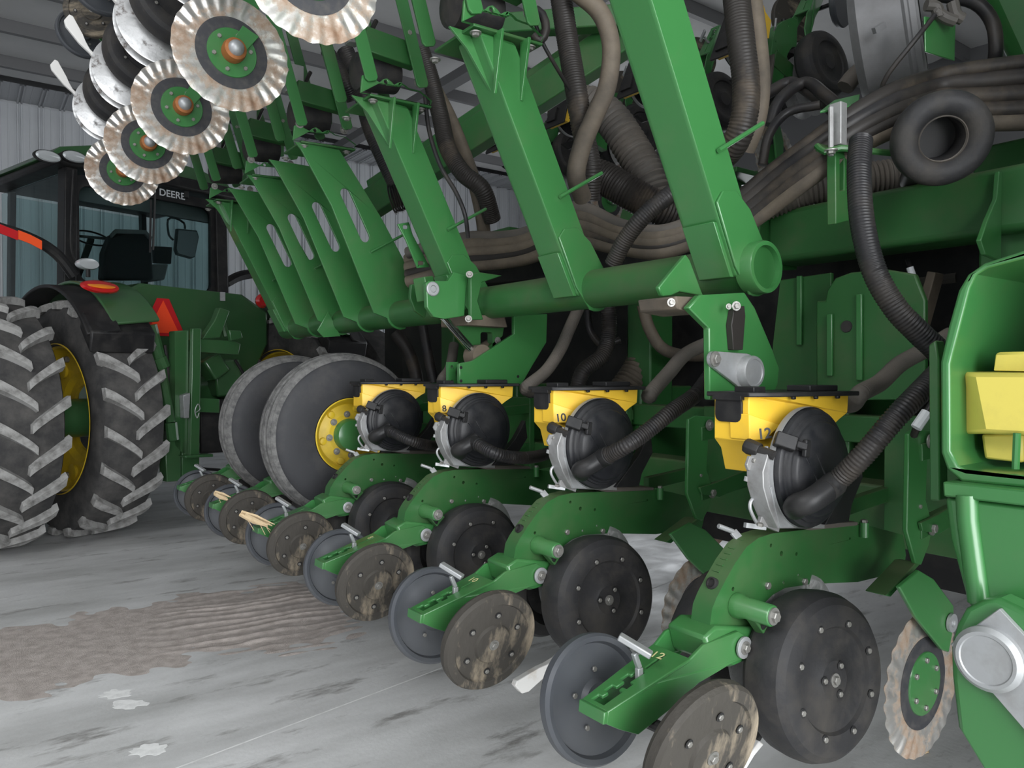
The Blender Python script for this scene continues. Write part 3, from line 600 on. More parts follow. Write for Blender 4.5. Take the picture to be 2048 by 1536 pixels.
    slot = [(.66*k, .0), (.92*k, .0), (.92*k, .006), (.66*k, .006)]
    g.plate(plate, tail, ex, ey, -.008, 0, [list(reversed(cut)), list(reversed(slot))])
    B = Vector((S2[-1][0], YC, S2[-1][1]))
    g.plate([(-w0, 0), (w0, 0), (w0, (tail-B).length), (-w0, (tail-B).length)], B, (0, 1, 0), (tail-B).normalized(), -.009, .004)
    arm = g.build('closing_arm', GREEN, u, bev=.004)
    if low:                                                      # pivot saddle behind the ears
        pv = aY(1485, 1294, YC-.07)
        sp = [aY(a, b, YC) for a, b in ((1370, 1262), (1395, 1240), (1506, 1243), (1500, 1285), (1420, 1320), (1380, 1310))]
        G().prY([(p.x, p.z) for p in sp], YC-.058, YC+.058).build('pivot_saddle', GREEN, u, bev=.008)
    else: pv = aY(1485, 1294, YC-.07)
    ws = G().lathe([(.026, 0), (.026, .005), (.023, .006), (.009, .006)], pv+Vector((0, -.002, 0)), (0, -1, 0), 28).build('pivot_washer', STEEL, u); bolt(ws, pv+Vector((0, -.007, 0)), s=1.0)
    pts = [tail+ex*(.56*k)+ey*.0+Vector((0, 0, -.02)), aY(1278, 1335, YC), aY(1262, 1303, YC), ]
    h = G().bar(pts[0], pts[1], .016, .012).bar(pts[1], aY(1268, 1306, YC), .012, .012)
    h.build('setting_handle', STEEL, u, bev=.002)
    G().bar(aY(1238, 1272, YC+.028), aY(1303, 1311, YC-.032), .026, .014, up=(0, 0, 1)).build('handle_grip', STEEL, u, bev=.003)
    if number:
        t0 = tail+ex*(.86*k)+ey*.012; text(number, arm, t0+Vector((0, 0, .001))-ex.cross(ey)*-.0012, -Vector((0, 1, 0))+ex*.15, ex, .035, CHALK, ext=.0003)
    # closing wheels, toed so that they nearly meet at the bottom
    n1 = Vector((-.05, -.97, -.235)); c1 = Vector((1.222, .996, .668))
    cwn = put_disc(CLOSE_N, u, c1, n1)
    for k2 in range(6):
        t = .45+2*PI*k2/6; q_ = Vector((.088*math.cos(t), -.0085, .088*math.sin(t)))
        inst(SEATB, cwn, q_, None, 1, 'bolt_seat'); inst(NUT, cwn, q_-Vector((0, .001, 0)), None, 1.15, 'small_bolt')
    inst(BOLT, cwn, (0, -.018, 0), None, .95, 'bolt')
    n2 = Vector((-.06, -.975, .20)); c2 = Vector((1.232, 1.335, .655)); cwf = put_disc(CLOSE_I, u, c2, n2)
    for k2 in range(5):
        t = .3+2*PI*k2/5; inst(NUT, cwf, (.07*math.cos(t), -.002, .07*math.sin(t)), None, 1.15, 'small_bolt')
    G().tube([c1+n1*-.02, c2+n2*.015], .014, 10).build('wheel_axle', BLACK, u)
    # gauge wheels, opener discs, seed firmer
    ng = Vector((-.10, -.985, .09)); cg = Vector((1.678, .985, .709))
    gw = put_disc(GAUGE, u, cg, ng)
    for k2 in range(8):
        t = .35+2*PI*k2/8; q_ = Vector((.136*math.cos(t), -.0055, .136*math.sin(t)))
        inst(SEATB, gw, q_, None, 1.1, 'bolt_seat'); inst(NUT, gw, q_-Vector((0, .0012, 0)), None, 1.25, 'small_bolt')
    for k2 in range(3):
        t = .9+2*PI*k2/3; q_ = Vector((.038*math.cos(t), -.0005, .038*math.sin(t)))
        inst(SEATB, gw, q_, None, 1.1, 'bolt_seat'); inst(NUT, gw, q_-Vector((0, .0015, 0)), None, 1.2, 'small_bolt')
    inst(BOLT, gw, (0, -.002, 0), None, 1.0, 'bolt')
    put_disc(GAUGE, u, (1.678, YC+.195, .709), (-.10, .985, .09))
    oc = (1.755, .735) if low else (1.74, .64)
    put_disc(OPEN_D, u, (oc[0], YC-.035, oc[1]), (-.04, -1, 0)); put_disc(OPEN_D, u, (oc[0], YC+.035, oc[1]), (-.04, 1, 0))
    G().prY([(1.70, .75), (1.80, .75), (1.80, 1.0), (1.70, 1.0)], YC-.025, YC+.025).build('opener_shank', GREEN_D, u, bev=.004)
    fp = [aY(a, b, YC-.03) for a, b in ((1120, 1300), (1108, 1318), (1088, 1330), (1074, 1338), (1030, 1362), (1026, 1372), (1040, 1385), (1052, 1381), (1092, 1345), (1116, 1316), (1128, 1304))]
    off = aY(1120, 1300, YC+.762-.03)
    fp = [aY(a, b, YC+.778) for a, b in ((1124, 1298), (1108, 1316), (1088, 1328), (1074, 1334), (1030, 1360), (1026, 1370), (1040, 1385), (1054, 1381), (1094, 1345), (1116, 1318), (1132, 1304))]
    G().prY([(p.x, p.z) for p in fp], YC-.012, YC+.012).build('seed_firmer', WHITE_P, u, bev=.003)
    G().tube(spline([Vector((fp[0].x, YC, fp[0].z)), Vector((fp[0].x+.05, YC, fp[0].z+.05)), Vector((1.66, YC, .62))], .02), .012, 8).build('firmer_stem', BLACK, u)
    # coulter on its bracket ahead of the unit
    cc = Vector((2.15, 1.0, .58)); cn = Vector((0, -1, 0))
    cd_ = put_disc(WAVY, u, cc, cn)
    G().lathe([(.086, .0), (.1265, .0), (.1275, .0036), (.086, .0044)], cc, cn, 48, cap=False).lathe([(.086, .0), (.1265, .0), (.1275, -.0036), (.086, -.0044)], cc, cn, 48, cap=False).build('scuffed_ring', DARKRING, u)
    hb = G().lathe([(.0, .009), (.086, .009), (.088, .006), (.088, -.006), (.0, -.006)], cc, cn, 40, cap=False).build('coulter_hub', GREEN, u)
    for k2 in range(6):
        t = .5+2*PI*k2/6; o = inst(NUT, hb, cc-L0+Vector((.066*math.cos(t), -.009, .066*math.sin(t))), None, 1.35, 'small_bolt')
    if low:
        br = [(1818, 868), (1832, 858), (1876, 862), (1884, 880), (1856, 905), (1852, 1000), (1866, 1052), (1858, 1090), (1843, 1130), (1832, 1128), (1814, 1061)]
        yb_ = 1.02
        G().prY(sY(br, yb_), yb_, yb_+.014).build('coulter_strap', GREEN, u, bev=.003)
        bf = [aY(a, b, yb_) for a, b in ((1843, 1126), (1832, 1127), (1772, 1192), (1782, 1194))]
        G().prY([(p.x, p.z) for p in bf], yb_, yb_+.06).build('strap_foot', GREEN_D, u, bev=.003)
        ap_ = [(1799, 1175), (1839, 1141), (1868, 1158), (1908, 1212), (1908, 1251), (1898, 1305), (1885, 1300), (1833, 1236)]
        G().prY(sY(ap_, .965), .965, .977).build('coulter_arm', GREEN, u, bev=.003)
        for (bu, bv) in ((1857, 882), (1861, 1056)): bolt(u, aY(bu, bv, yb_-.004)+Vector((0, -.004, 0)), s=1.25)
        bolt(u, aY(1840, 1013, yb_), small=True)
        wv = aY(1901, 1245, .962); G().lathe([(.026, 0), (.026, .008), (.012, .008), (.010, .002)], wv, cn, 24).build('arm_washer', STEEL, u)
        lk = [(1846, 1062), (1842, 1046), (1868, 1034), (1942, 990), (1956, 1006), (1940, 1030), (1880, 1068)]
        pr_ = sY(lk, yb_-.012); G().prY(pr_, yb_-.012, yb_-.002).build('brace_link', GREEN_D, u, bev=.002)
        for a_, b_ in (((2.17, 1.03, 1.0), (2.60, 1.06, 1.03)), ((2.2, 1.32, 1.0), (2.60, 1.32, 1.03)), ((2.17, 1.03, 1.22), (2.60, 1.06, 1.24))): G().bar(a_, b_, .05, .03).build('parallel_arm', GREEN_D, u, bev=.003)
        G().prX([(1.04, .85), (1.32, .85), (1.32, 1.3), (1.04, 1.3)], 2.55, 2.585).build('mounting_plate', GREEN_D, u, bev=.003)
    else:
        ca = [(cc.x-.09, cc.z+.06), (cc.x-.05, cc.z+.02), (cc.x+.02, cc.z-.025), (cc.x+.035, cc.z+.01), (cc.x-.01, cc.z+.06), (cc.x-.05, cc.z+.11)]
        G().prY(ca, cc.y-.020, cc.y-.012).build('hub_bracket', GREEN, u, bev=.002)
        ca = [(cc.x-.26, cc.z+.12), (cc.x-.10, cc.z+.0), (cc.x+.03, cc.z-.03), (cc.x+.03, cc.z+.04), (cc.x-.10, cc.z+.10), (cc.x-.24, cc.z+.22)]
        G().prY(ca, cc.y+.03, cc.y+.045).build('coulter_arm', GREEN, u, bev=.003)
        cp = G().lathe([(.040, .009), (.042, .03), (.038, .052), (.03, .056)], cc, cn, 24).build('bearing_cap', RUSTCAP, u)
        G().lathe([(.028, .054), (.026, .066), (.018, .076), (.006, .080), (.0, .080)], cc, cn, 20, cap=False).build('grease_dome', STEEL, cp)
    return u
def hopper_meter(u, number):
    # lid and yellow hopper
    lid = [(1.590, 1.300), (1.590, 1.168), (1.632, 1.132), (1.930, 1.067), (1.940, 1.075), (1.94, 1.30)]
    g = G().prZ(lid, 1.384, 1.396)
    for a in (.25, .5, .75): p = Vector((1.632+.298*a, 1.132-.065*a+.002, 1.381)); g.box(p, (.012, .01, .008))
    g.prZ([(1.80, 1.13), (1.90, 1.11), (1.90, 1.2), (1.80, 1.2)], 1.396, 1.412).box((1.64, 1.2, 1.402), (.05, .06, .016))
    g.build('hopper_lid', BLACK, u, bev=.0025)
    def ny(p, far):
        x = p.x
        if far: return Vector((x, 1.285, p.z))
        return Vector((x, 1.178-(x-1.605)*.0 if x < 1.61 else (1.176-min(1, (x-1.61)/.035)*.026-max(0, x-1.645)*.226), p.z))
    body = [(1.605, 1.385), (1.605, 1.272), (1.632, 1.246), (1.650, 1.187), (1.76, 1.180), (1.80, 1.26), (1.885, 1.322), (1.912, 1.338), (1.915, 1.385), (1.76, 1.385), (1.646, 1.385), (1.612, 1.385)]
    hb = G().prY(body, 0, 1, warp=ny).build('hopper', YELLOW, u, bev=.004)
    f = aY(1498, 828, 1.172); q2 = aY(1563, 850, 1.14); q3 = aY(1530, 880, 1.150); q4 = aY(1499, 880, 1.172)
    d_ = Vector((.0, .06, 0)); top = aY(1560, 846, 1.10)
    G().add([f, q2, q3, q4, f+d_, q2+d_, q3+d_, q4+d_], [(0, 1, 2, 3), (7, 6, 5, 4), (0, 4, 5, 1), (1, 5, 6, 2), (2, 6, 7, 3), (3, 7, 4, 0)]).build('hopper_facet', YELLOW, hb, bev=.002)
    G().prX([(a, b) for a, b in rrect(1.195, 1.318, 1.278, 1.385, .018)], 1.598, 1.606).box((1.600, 1.236, 1.381), (.02, .09, .012)).build('lid_latch', BLACK, u, bev=.002)
    if number: text(number, hb, aY(1529, 868, 1.118), RT+Vector((0, 0, .12)), (0, 0, 1), .036, INK, 'marker_number', bold=.0008)
    # meter
    mc = Vector((1.741, 0, 1.203))
    def at_(y): return Vector((mc.x, y, mc.z))
    tongue = [(1556, 900), (1538, 903), (1526, 944), (1527, 975), (1538, 1015), (1556, 1057), (1650, 1057), (1650, 1000), (1600, 930)]
    G().prY(sY(tongue, 1.102), 1.102, 1.150).build('meter_housing', CAST, u, bev=.002)
    G().prY(sY([(1541, 975), (1554, 972), (1563, 1005), (1596, 1054), (1560, 1056)], 1.098), 1.098, 1.104).build('housing_face', STEEL, u, bev=.001)
    G().lathe([(.148, .006), (.148, -.012), (.1555, -.012), (.1565, -.004), (.1555, .006)], at_(1.098), (0, -1, 0), 64, cap=False).build('meter_rim', STEEL, u)
    cvr = G().lathe([(.140, -.01), (.1525, .0), (.1525, .006), (.1495, .016), (.144, .020), (.138, .021), (.136, .026), (.130, .028), (.127, .033), (.121, .034), (.118, .041), (.112, .046), (.07, .053), (.0, .055)], at_(1.097), (0, -1, 0), 64, cap=False)
    cv = cvr.build('meter_cover', BLACK_C, u)
    G().bar(at_(1.052)+Vector((-.085, 0, .035)), at_(1.044)+Vector((-.02, 0, -.06)), .006, .012).bar(at_(1.050)+Vector((-.05, 0, .045)), at_(1.043)+Vector((.0, 0, -.03)), .006, .012).build('cover_rib', BLACK_C, cv, bev=.003)
    nz = [aY(1590, 1016, 1.06), aY(1597, 1010, 1.03), aY(1618, 1003, 1.008), aY(1642, 988, .995), aY(1664, 970, .985)]
    G().tube(spline(nz, .008), .029, 18).build('vacuum_elbow', BLACK, cv)
    foot = sY([(1650, 1050), (1698, 1044), (1704, 1010), (1726, 955), (1722, 900), (1700, 960)], 1.09); G().prY(foot, 1.09, 1.12).build('cover_foot', BLACK, cv, bev=.002)
    kb = aY(1508, 897, 1.15); kd = (aY(1522, 902, 1.13)-kb).normalized()
    G().lathe([(.019, -.016), (.021, .016), (.018, .024)], kb, -kd+Vector((-.1, -.2, 0)), 8).build('vacuum_knob', BLACK, u, bev=.0015)
    G().tube([kb, kb+kd*.06], .012, 10).build('knob_stem', BLACK, u)
    a, b = aY(1550, 876, 1.09), aY(1592, 890, 1.055)
    lv = G().bar(a, b, .036, .026).lathe([(.013, -.008), (.013, .008)], b, b-a, 12); e = aY(1614, 896, 1.035)
    lv.bar(b, e, .018, .03).bar(e+Vector((0, 0, .02)), e-Vector((0.006, 0, .022)), .02, .012); lv.build('cover_latch', BLACK, u, bev=.003)
    bp_ = [(1536, 892), (1556, 906), (1552, 943), (1524, 944), (1530, 915)]; G().prY(sY(bp_, 1.115), 1.115, 1.125).build('meter_bracket', STEEL, u, bev=.0015)
    sp_ = [(1500, 912), (1526, 915), (1522, 944), (1497, 940), (1494, 930)]; tg_ = G().prY(sY(sp_, 1.14), 1.14, 1.148).build('meter_tag', CAST, u, bev=.001)
    bolt(tg_, aY(1508, 922, 1.138), small=True).scale = (1.3,)*3
    if number == '12': text('12', tg_, aY(1516, 934, 1.1385), (1, 0, 0), (0, 0, 1), .016, INK, 'marker_number')
    w1 = [aY(a, b, 1.15) for a, b in ((1490, 957), (1503, 962), (1510, 980), (1516, 995))]
    w2 = [aY(a, b, 1.145) for a, b in ((1516, 995), (1503, 1000), (1500, 1016), (1510, 1040), (1520, 1054))]
    G().tube(spline(w2, .006), .0045, 8).bar(w1[0], w1[1], .012, .005).bar(w1[1], w1[2], .014, .006).bar(w1[2], aY(1524, 1010, 1.14), .016, .006).build('latch_clip', STEEL, u)
    G().bar(aY(1518, 1040, 1.14), aY(1556, 1056, 1.13), .02, .012).build('clip_link', CAST, u, bev=.001)
    for bu, bv in ((1548, 1051), (1520, 1052)): bolt(u, aY(bu, bv, 1.12), (0, -.2, 1), small=True).scale = (1.5,)*3
    G().bar(aY(1490, 1050, 1.16), aY(1530, 1055, 1.14), .012, .012).build('hold_down_rod', STEEL, u)
    G().prY(sY([(1598, 1056), (1622, 1061), (1716, 1051), (1716, 1044), (1640, 1046)], 1.13), 1.13, 1.23).build('meter_seat', HOSE_G, u, bev=.002)
    bo = aY(1728, 1060, 1.13); G().lathe([(.013, -.02), (.013, .022)], bo, (0, 0, 1), 14).build('seat_boss', GREEN, u); bolt(u, bo+Vector((0, 0, .022)), (0, 0, 1), small=True).scale = (1.6,)*3

ORD = {0: ('12', 'row unit numbered 12, nearest of the lowered row'), 1: ('10', 'row unit numbered 10, second nearest of the lowered row'), 2: ('8', 'row unit numbered 8, third nearest of the lowered row'),
       3: (None, 'fourth lowered row unit, with a dry stalk caught on its closing arm'), 4: (None, 'fifth lowered row unit, its hopper hidden behind the front ribbed wheel'), 5: (None, 'farthest lowered row unit, beside the green hitch posts of the tractor')}
DYS = [0, .778, 1.518, 2.276, 3.04, 3.80]
units = []
for k in range(6):
    num, lab = ORD[k]
    if k < 4: u = build_unit('row_unit', lab, True, num); hopper_meter(u, num)
    else: u = dup(units[3]); u['label'] = lab
    u['group'] = 'lowered row units'
    units.append(u)
for k, u in enumerate(units): u.location = (1.7, YC+DYS[k], .42)

# ================================================================== the planter frame
TX, TZ, TRD = 1.885, 1.752, .071                                # pivot tube of the raised rack: runs along Y
AY = [1.37, 2.06, 2.82, 3.586, 4.348, 5.11]
def Mx(z): return 1.435+(2.443-z)*.515
fr_ = thing('planter_frame', 'dark green main frame and toolbars of the folded planter behind the row units', 'frame', (2.7, 2.0, 0))
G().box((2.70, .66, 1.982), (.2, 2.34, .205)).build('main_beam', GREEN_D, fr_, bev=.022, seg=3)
G().prY([(2.6, 2.065), (2.58, 2.065), (2.565, 1.98), (2.50, 1.905), (2.455, 1.84), (2.49, 1.80), (2.60, 1.79)], .985, 1.0).build('beam_gusset', GREEN, fr_, bev=.003)
G().prY([(2.62, 2.10), (2.56, 2.09), (2.54, 2.0), (2.54, 1.87), (2.6, 1.85), (2.80, 1.87), (2.80, 2.09)], 1.82, 1.845).build('beam_end_plate', GREEN_D, fr_, bev=.004)
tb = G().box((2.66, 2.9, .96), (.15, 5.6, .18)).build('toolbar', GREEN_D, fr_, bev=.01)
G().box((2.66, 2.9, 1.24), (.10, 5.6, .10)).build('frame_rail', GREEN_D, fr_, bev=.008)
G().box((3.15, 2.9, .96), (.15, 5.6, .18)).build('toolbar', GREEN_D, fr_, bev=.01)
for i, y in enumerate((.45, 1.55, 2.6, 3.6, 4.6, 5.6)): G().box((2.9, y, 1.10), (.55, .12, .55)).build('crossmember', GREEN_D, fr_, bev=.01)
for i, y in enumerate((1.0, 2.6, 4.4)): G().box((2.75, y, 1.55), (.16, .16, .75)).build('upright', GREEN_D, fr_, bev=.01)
for i, y in enumerate((.3, 1.65, 3.0, 4.35)): G().prX([(y, .62), (y+1.3, .62), (y+1.3, 1.98), (y+1.1, 2.06), (y+.2, 2.06), (y, 1.98)], 2.99, 3.02).build('web_and_shade_plate', BLACK, fr_, bev=.004)  # black sheets added as shade, darkening the interior and hiding the bright wall
for x in (2.78, 3.05):
    G().lathe([(.25, -.12), (.44, -.14), (.48, -.08), (.48, .08), (.44, .14), (.25, .12)], (x+.25, 6.1, .481), (1, 0, 0), 40).build('carrier_wheel', TYRE_P, fr_)
G().bar((3.15, 5.6, .95), (3.15, 6.1, .5), .14, .14).build('wheel_leg', GREEN_D, fr_, bev=.01)
def xp(pts, X): return [(p.y, p.z) for p in (aX(u, v, X) for u, v in pts)]
G().prX(xp([(1560, 560), (1662, 545), (1662, 790), (1540, 800), (1545, 690)], 2.66), 2.66, 2.68).build('web_and_shade_plate', GREEN_D, fr_, bev=.003)
G().prX(xp([(1632, 602), (1650, 602), (1654, 580), (1670, 556), (1700, 545), (1770, 538), (1830, 548), (1850, 600), (1850, 800), (1632, 800)], 2.56), 2.56, 2.585).build('pump_shield', GREEN_D, fr_, bev=.006)
for u, v0, v1, X in ((1660, 628, 752, 2.55), (1719, 588, 760, 2.55), (1599, 552, 690, 2.65)):
    a, b = aX(u, v0, X), aX(u, v1, X); G().bar(a, b, .012, .022, up=(0, 1, 0)).build('stiffener_rib', GREEN, fr_, bev=.003)
G().lathe([(.022, 0), (.020, .004)], aX(1693, 653, 2.559), (-1, 0, 0), 18).build('rubber_plug', RUBBER, fr_)
G().bar(aX(1872, 545, 2.75), aX(1832, 690, 2.75), .07, .03).build('brown_strut', HOSE_T, fr_, bev=.004)
G().tube([aX(1790, 572, 3.0), aX(1915, 556, 3.0)], .022, 10).build('grey_pipe', HOSE_G, fr_)
# large gusset hanging under the pivot tube, with its flanged foot
gp = [(1095, 628), (1093, 685), (1066, 730), (1042, 772), (919, 770), (918, 727), (945, 722), (970, 706), (1028, 668), (1028, 630)]
G().prY(sY(gp, 2.72), 2.72, 2.74).build('tube_gusset', GREEN, fr_, bev=.003)
G().prY(sY([(892, 724), (912, 724), (906, 745), (912, 768), (892, 770)], 2.86), 2.84, 2.86, [list(reversed(circ(*sY([(899, 734)], 2.86)[0], .008, 8))), list(reversed(circ(*sY([(899, 763)], 2.86)[0], .008, 8)))]).build('flange_plate', GREEN, fr_, bev=.002)
G().prY(sY([(919, 640), (1010, 640), (1005, 672), (968, 700), (940, 700), (916, 668)], 2.80), 2.80, 2.84, [list(reversed(sY(rrect(961, 664, 985, 700, 5), 2.80)))]).build('rod_bracket', GREEN_D, fr_, bev=.003)
bolt(fr_, aY(995, 681, 2.798), s=1.0)
for (u, v) in ((922, 735), (922, 762), (1036, 753)): G().lathe([(.007, 0), (.007, .001)], aY(u, v, 2.7195), (0, -1, 0), 10).build('hole_shade_disc', BLACK, fr_)  # flat black discs paint the dark of bolt holes
G().lathe([(.05, -.02), (.05, .06)], aY(950, 712, 2.80), (0, -1, 0), 18).tube([aY(950, 712, 2.78), aY(985, 690, 2.9)], .035, 12).build('cylinder_clevis', HOSE_T, fr_)
G().tube([aY(884, 632, 2.76), aY(955, 712, 2.78)], .0165, 14).build('hydraulic_rod', CHROME, fr_)
# hanger plates and hinge pin below the near end of the tube
hg = [(1377, 615), (1418, 656), (1420, 800), (1540, 800), (1556, 770), (1559, 736), (1546, 700), (1510, 615), (1490, 585), (1400, 590)]
for i, (dx, y) in enumerate(((0, 1.33), (5, 1.365), (10, 1.40))):
    G().prY(sY([(u+(dx if u > 1480 else (45 if i else 0)), v) for u, v in hg], 1.33), y, y+.022).build('hanger_plate', GREEN if i == 0 else GREEN_D, fr_, bev=.004)
lk = []
pc, bc = aY(1497, 744, 1.31), aY(1433, 718, 1.31)
d = Vector((bc.x-pc.x, bc.z-pc.z)); a = math.atan2(d.y, d.x); Rb, Rs = .052, .021; ph = math.acos((Rb-Rs)/d.length)
for i in range(15): t = a+ph+(2*PI-2*ph)*i/14; lk.append((pc.x+Rb*math.cos(t), pc.z+Rb*math.sin(t)))
for i in range(7): t = a-ph+2*ph*i/6; lk.append((bc.x+Rs*math.cos(t), bc.z+Rs*math.sin(t)))
li = G().prY(lk, 1.316, 1.328).build('pin_retainer', STEEL, fr_, bev=.002); bolt(li, bc+Vector((0, .006, 0)), s=1.3)
G().lathe([(.046, -.02), (.046, .016), (.043, .022), (.036, .022), (.035, .0195), (.0, .0195)], pc, (0, -1, 0), 36, cap=False).build('hinge_pin', STEEL, li)
G().prY(sY([(1461, 620), (1482, 612), (1484, 632), (1479, 700), (1460, 700), (1456, 650)], 1.322), 1.31, 1.33).build('wear_strip', HOSE_D, fr_, bev=.002)
for u, v, s in ((1342, 605, .7), (1472, 612, .8), (1457, 613, .5)): bolt(fr_, aY(u, v, 1.30 if u > 1400 else 1.36), (-.4, -.9, 0), s=s)
G().prY(sY([(1350, 592), (1470, 598), (1480, 622), (1400, 628), (1355, 618)], 1.36), 1.36, 1.5).build('tube_saddle', HOSE_T, fr_, bev=.006)
G().prY(sY([(936, 630), (1010, 630), (1016, 655), (936, 650)], 2.72), 2.72, 2.95).build('tube_saddle', HOSE_T, fr_, bev=.006)

# ------------------------------------------------------------------ the raised rack: pivot tube and six arms
rk = thing('raised_rack', 'bright green pivot tube with six leaning arms that hold the raised row units', 'rack', (TX, 3.2, TZ))
G().lathe([(TRD, 0), (TRD, 3.95)], (TX, AY[0]-.005, TZ), (0, 1, 0), 48).build('pivot_tube', GREEN_D, rk)
rg = G().lathe([(TRD-.008, -.02), (TRD-.008, .035), (TRD+.004, .035), (TRD+.006, .03), (TRD+.006, -.02)], (TX, AY[0]-.012, TZ), (0, -1, 0), 48, cap=False).build('tube_end_ring', GREEN, rk)
G().lathe([(TRD-.007, 0), (TRD-.007, .01)], (TX, AY[0]-.02, TZ), (0, -1, 0), 40).build('tube_end_cap', GREEN_D, rg)
for j in (0, 1, 2, 5):
    y = AY[j]; zt_, zb_ = 2.565, TZ-.03
    if j == 0: zt_ = 2.75
    q_ = [(Mx(zt_), zt_), (Mx(zt_)+.145, zt_), (Mx(zb_)+.145, zb_), (Mx(zb_), zb_)]
    am = G().prY(q_, y, y+.135).build('arm', GREEN, rk, bev=.012, seg=3)
    zc_ = TZ+.17
    ft = [(Mx(zc_)+.004, zc_), (Mx(zc_)+.03, zc_+.035), (Mx(zc_)+.09, zc_+.045), (Mx(zc_)+.155, zc_), (TX+.075, TZ+.03)]
    for i in range(9): t = .3-2.2*i/8; ft.append((TX+.083*math.cos(t), TZ+.083*math.sin(t)))
    ft.append((Mx(TZ)-.0, TZ-.0))
    G().prY(ft, y-.009, y).build('foot_plate', GREEN, rk, bev=.003)
    G().prY([(p[0]-.014, p[1]) for p in (q_[3], (Mx(TZ+.12), TZ+.12))]+[(Mx(TZ+.12)+.002, TZ+.12), (q_[3][0]+.002, q_[3][1])], y+.01, y+.125).build('arm_edge_plate', GREEN, rk, bev=.002)
    if j == 0: continue
    for dx in (.015, .125):                                     # flared gussets under the head plate
        G().prX([(y-.05, 2.57), (y, 2.57), (y, 2.37), (y-.006, 2.37)], Mx(2.47)+dx-.005, Mx(2.47)+dx+.005).build('head_gusset', GREEN, rk, bev=.002)
    for sx, e in ((-1, 0.0), (1, .145)):
        xx = [(Mx(2.575)+e+sx*.075, 2.575), (Mx(2.575)+e, 2.575), (Mx(2.40)+e, 2.40), (Mx(2.46)+e+sx*.018, 2.46), (Mx(2.52)+e+sx*.035, 2.52)]
        G().prY(xx, y+.05, y+.06).build('side_gusset', GREEN, rk, bev=.002)
for n, y in enumerate((3.586, 3.967, 4.348, 4.729)):            # slotted plate arms
    z2, z1 = 2.565, TZ-.05
    X0, X1 = Mx(z2)-.06, Mx(z2)+.17
    ol = [(X0, z2), (X0+.03, z2-.03), (Mx(2.28)-.02, 2.28), (Mx(TZ)-.06, TZ+.0)]
    for i in range(7): t = PI+.3+1.6*i/6; ol.append((TX+.082*math.cos(t), TZ+.082*math.sin(t)))
    ol += [(TX+.14, TZ+.10), (Mx(2.25)+.24, 2.25), (X1, z2)]
    c0, c1 = Vector((Mx(2.35)+.09, 2.35)), Vector((Mx(2.14)+.09, 2.14)); dd = (c1-c0).normalized(); nn = Vector((-dd.y, dd.x)); sl = []
    aa = math.atan2(dd.y, dd.x)
    for i in range(9): t = aa+PI/2+PI*i/8; sl.append((c0.x+.026*math.cos(t), c0.y+.026*math.sin(t)))
    for i in range(9): t = aa-PI/2+PI*i/8; sl.append((c1.x+.026*math.cos(t), c1.y+.026*math.sin(t)))
    G().prY(ol, y-.006, y+.006, [list(reversed(sl))]).build('slotted_arm', GREEN, rk, bev=.002)
    if n in (0, 2): G().prY([(TX-.10, TZ+.06), (TX-.17, TZ-.06), (TX-.13, TZ-.10), (TX-.02, TZ-.09)], y-.03, y-.018).build('tube_gusset', GREEN, rk, bev=.003) if n == 2 else None
for y in [AY[j]-.01 for j in range(1, 6)]:                         # head plates: scalloped bracket over a flange
    dY = y-2.81
    pl = [(719, 186), (722, 152), (737, 150), (745, 159), (757, 166), (764, 160), (772, 158), (780, 164), (786, 171), (793, 167), (800, 166), (808, 172), (815, 178), (825, 181), (838, 184), (861, 203), (859, 212), (800, 200), (740, 190)]
    P = sY(pl, 2.81)
    ho = [list(reversed(circ(*sY([q_], 2.81)[0], .009, 8))) for q_ in ((769.5, 165.5), (797.5, 170.5))]
    hp_ = G().prY(P, y-.012, y, ho).build('head_bracket', GREEN, rk, bev=.003)
    fl_ = sY([(738, 188), (861, 213), (860, 218), (738, 193)], 2.81)
    G().prY(fl_, y-.012, y+.24).build('head_flange', GREEN_D, rk, bev=.003)
    for u, v, s in ((734, 149, 1.25), (833.6, 168, 1.25)): b_ = bolt(hp_, aY(u, v, 2.81)+Vector((0, dY-.012, 0)), s=s)
    for (u, v), oy in (((748, 197), -.02), ((844, 215), -.02), ((748, 197), .24)):
        p = aY(u, v, 2.81); bolt(hp_, Vector((p.x, y+oy+.03, p.z-.004)), (0, 0, -1), s=1.2)
    lg = sY([(836, 112), (838, 76), (850, 72), (868, 76), (868, 112)], 2.81)
    G().prY(lg, y+.33, y+.345).build('head_lug', GREEN, rk, bev=.003); bolt(rk, aY(850, 86, 2.81)+Vector((0, dY+.328, 0)), s=1.1)
for j in range(6):                                              # hose hooks: thin green rods standing out of the arms
    y = AY[j]; zr = 2.075
    a = Vector((Mx(zr)+.085, y-.012, zr-.01)); b = a+Vector((.20, .0, .115))
    G().tube([a, b], .007, 8).build('hose_hook', GREEN, rk)
G().prY(sY([(1317, 575), (1372, 509), (1380, 520), (1407, 592), (1360, 583), (1346, 590), (1324, 592)], 1.44), 1.44, 1.455).build('stop_plate', GREEN, rk, bev=.003)
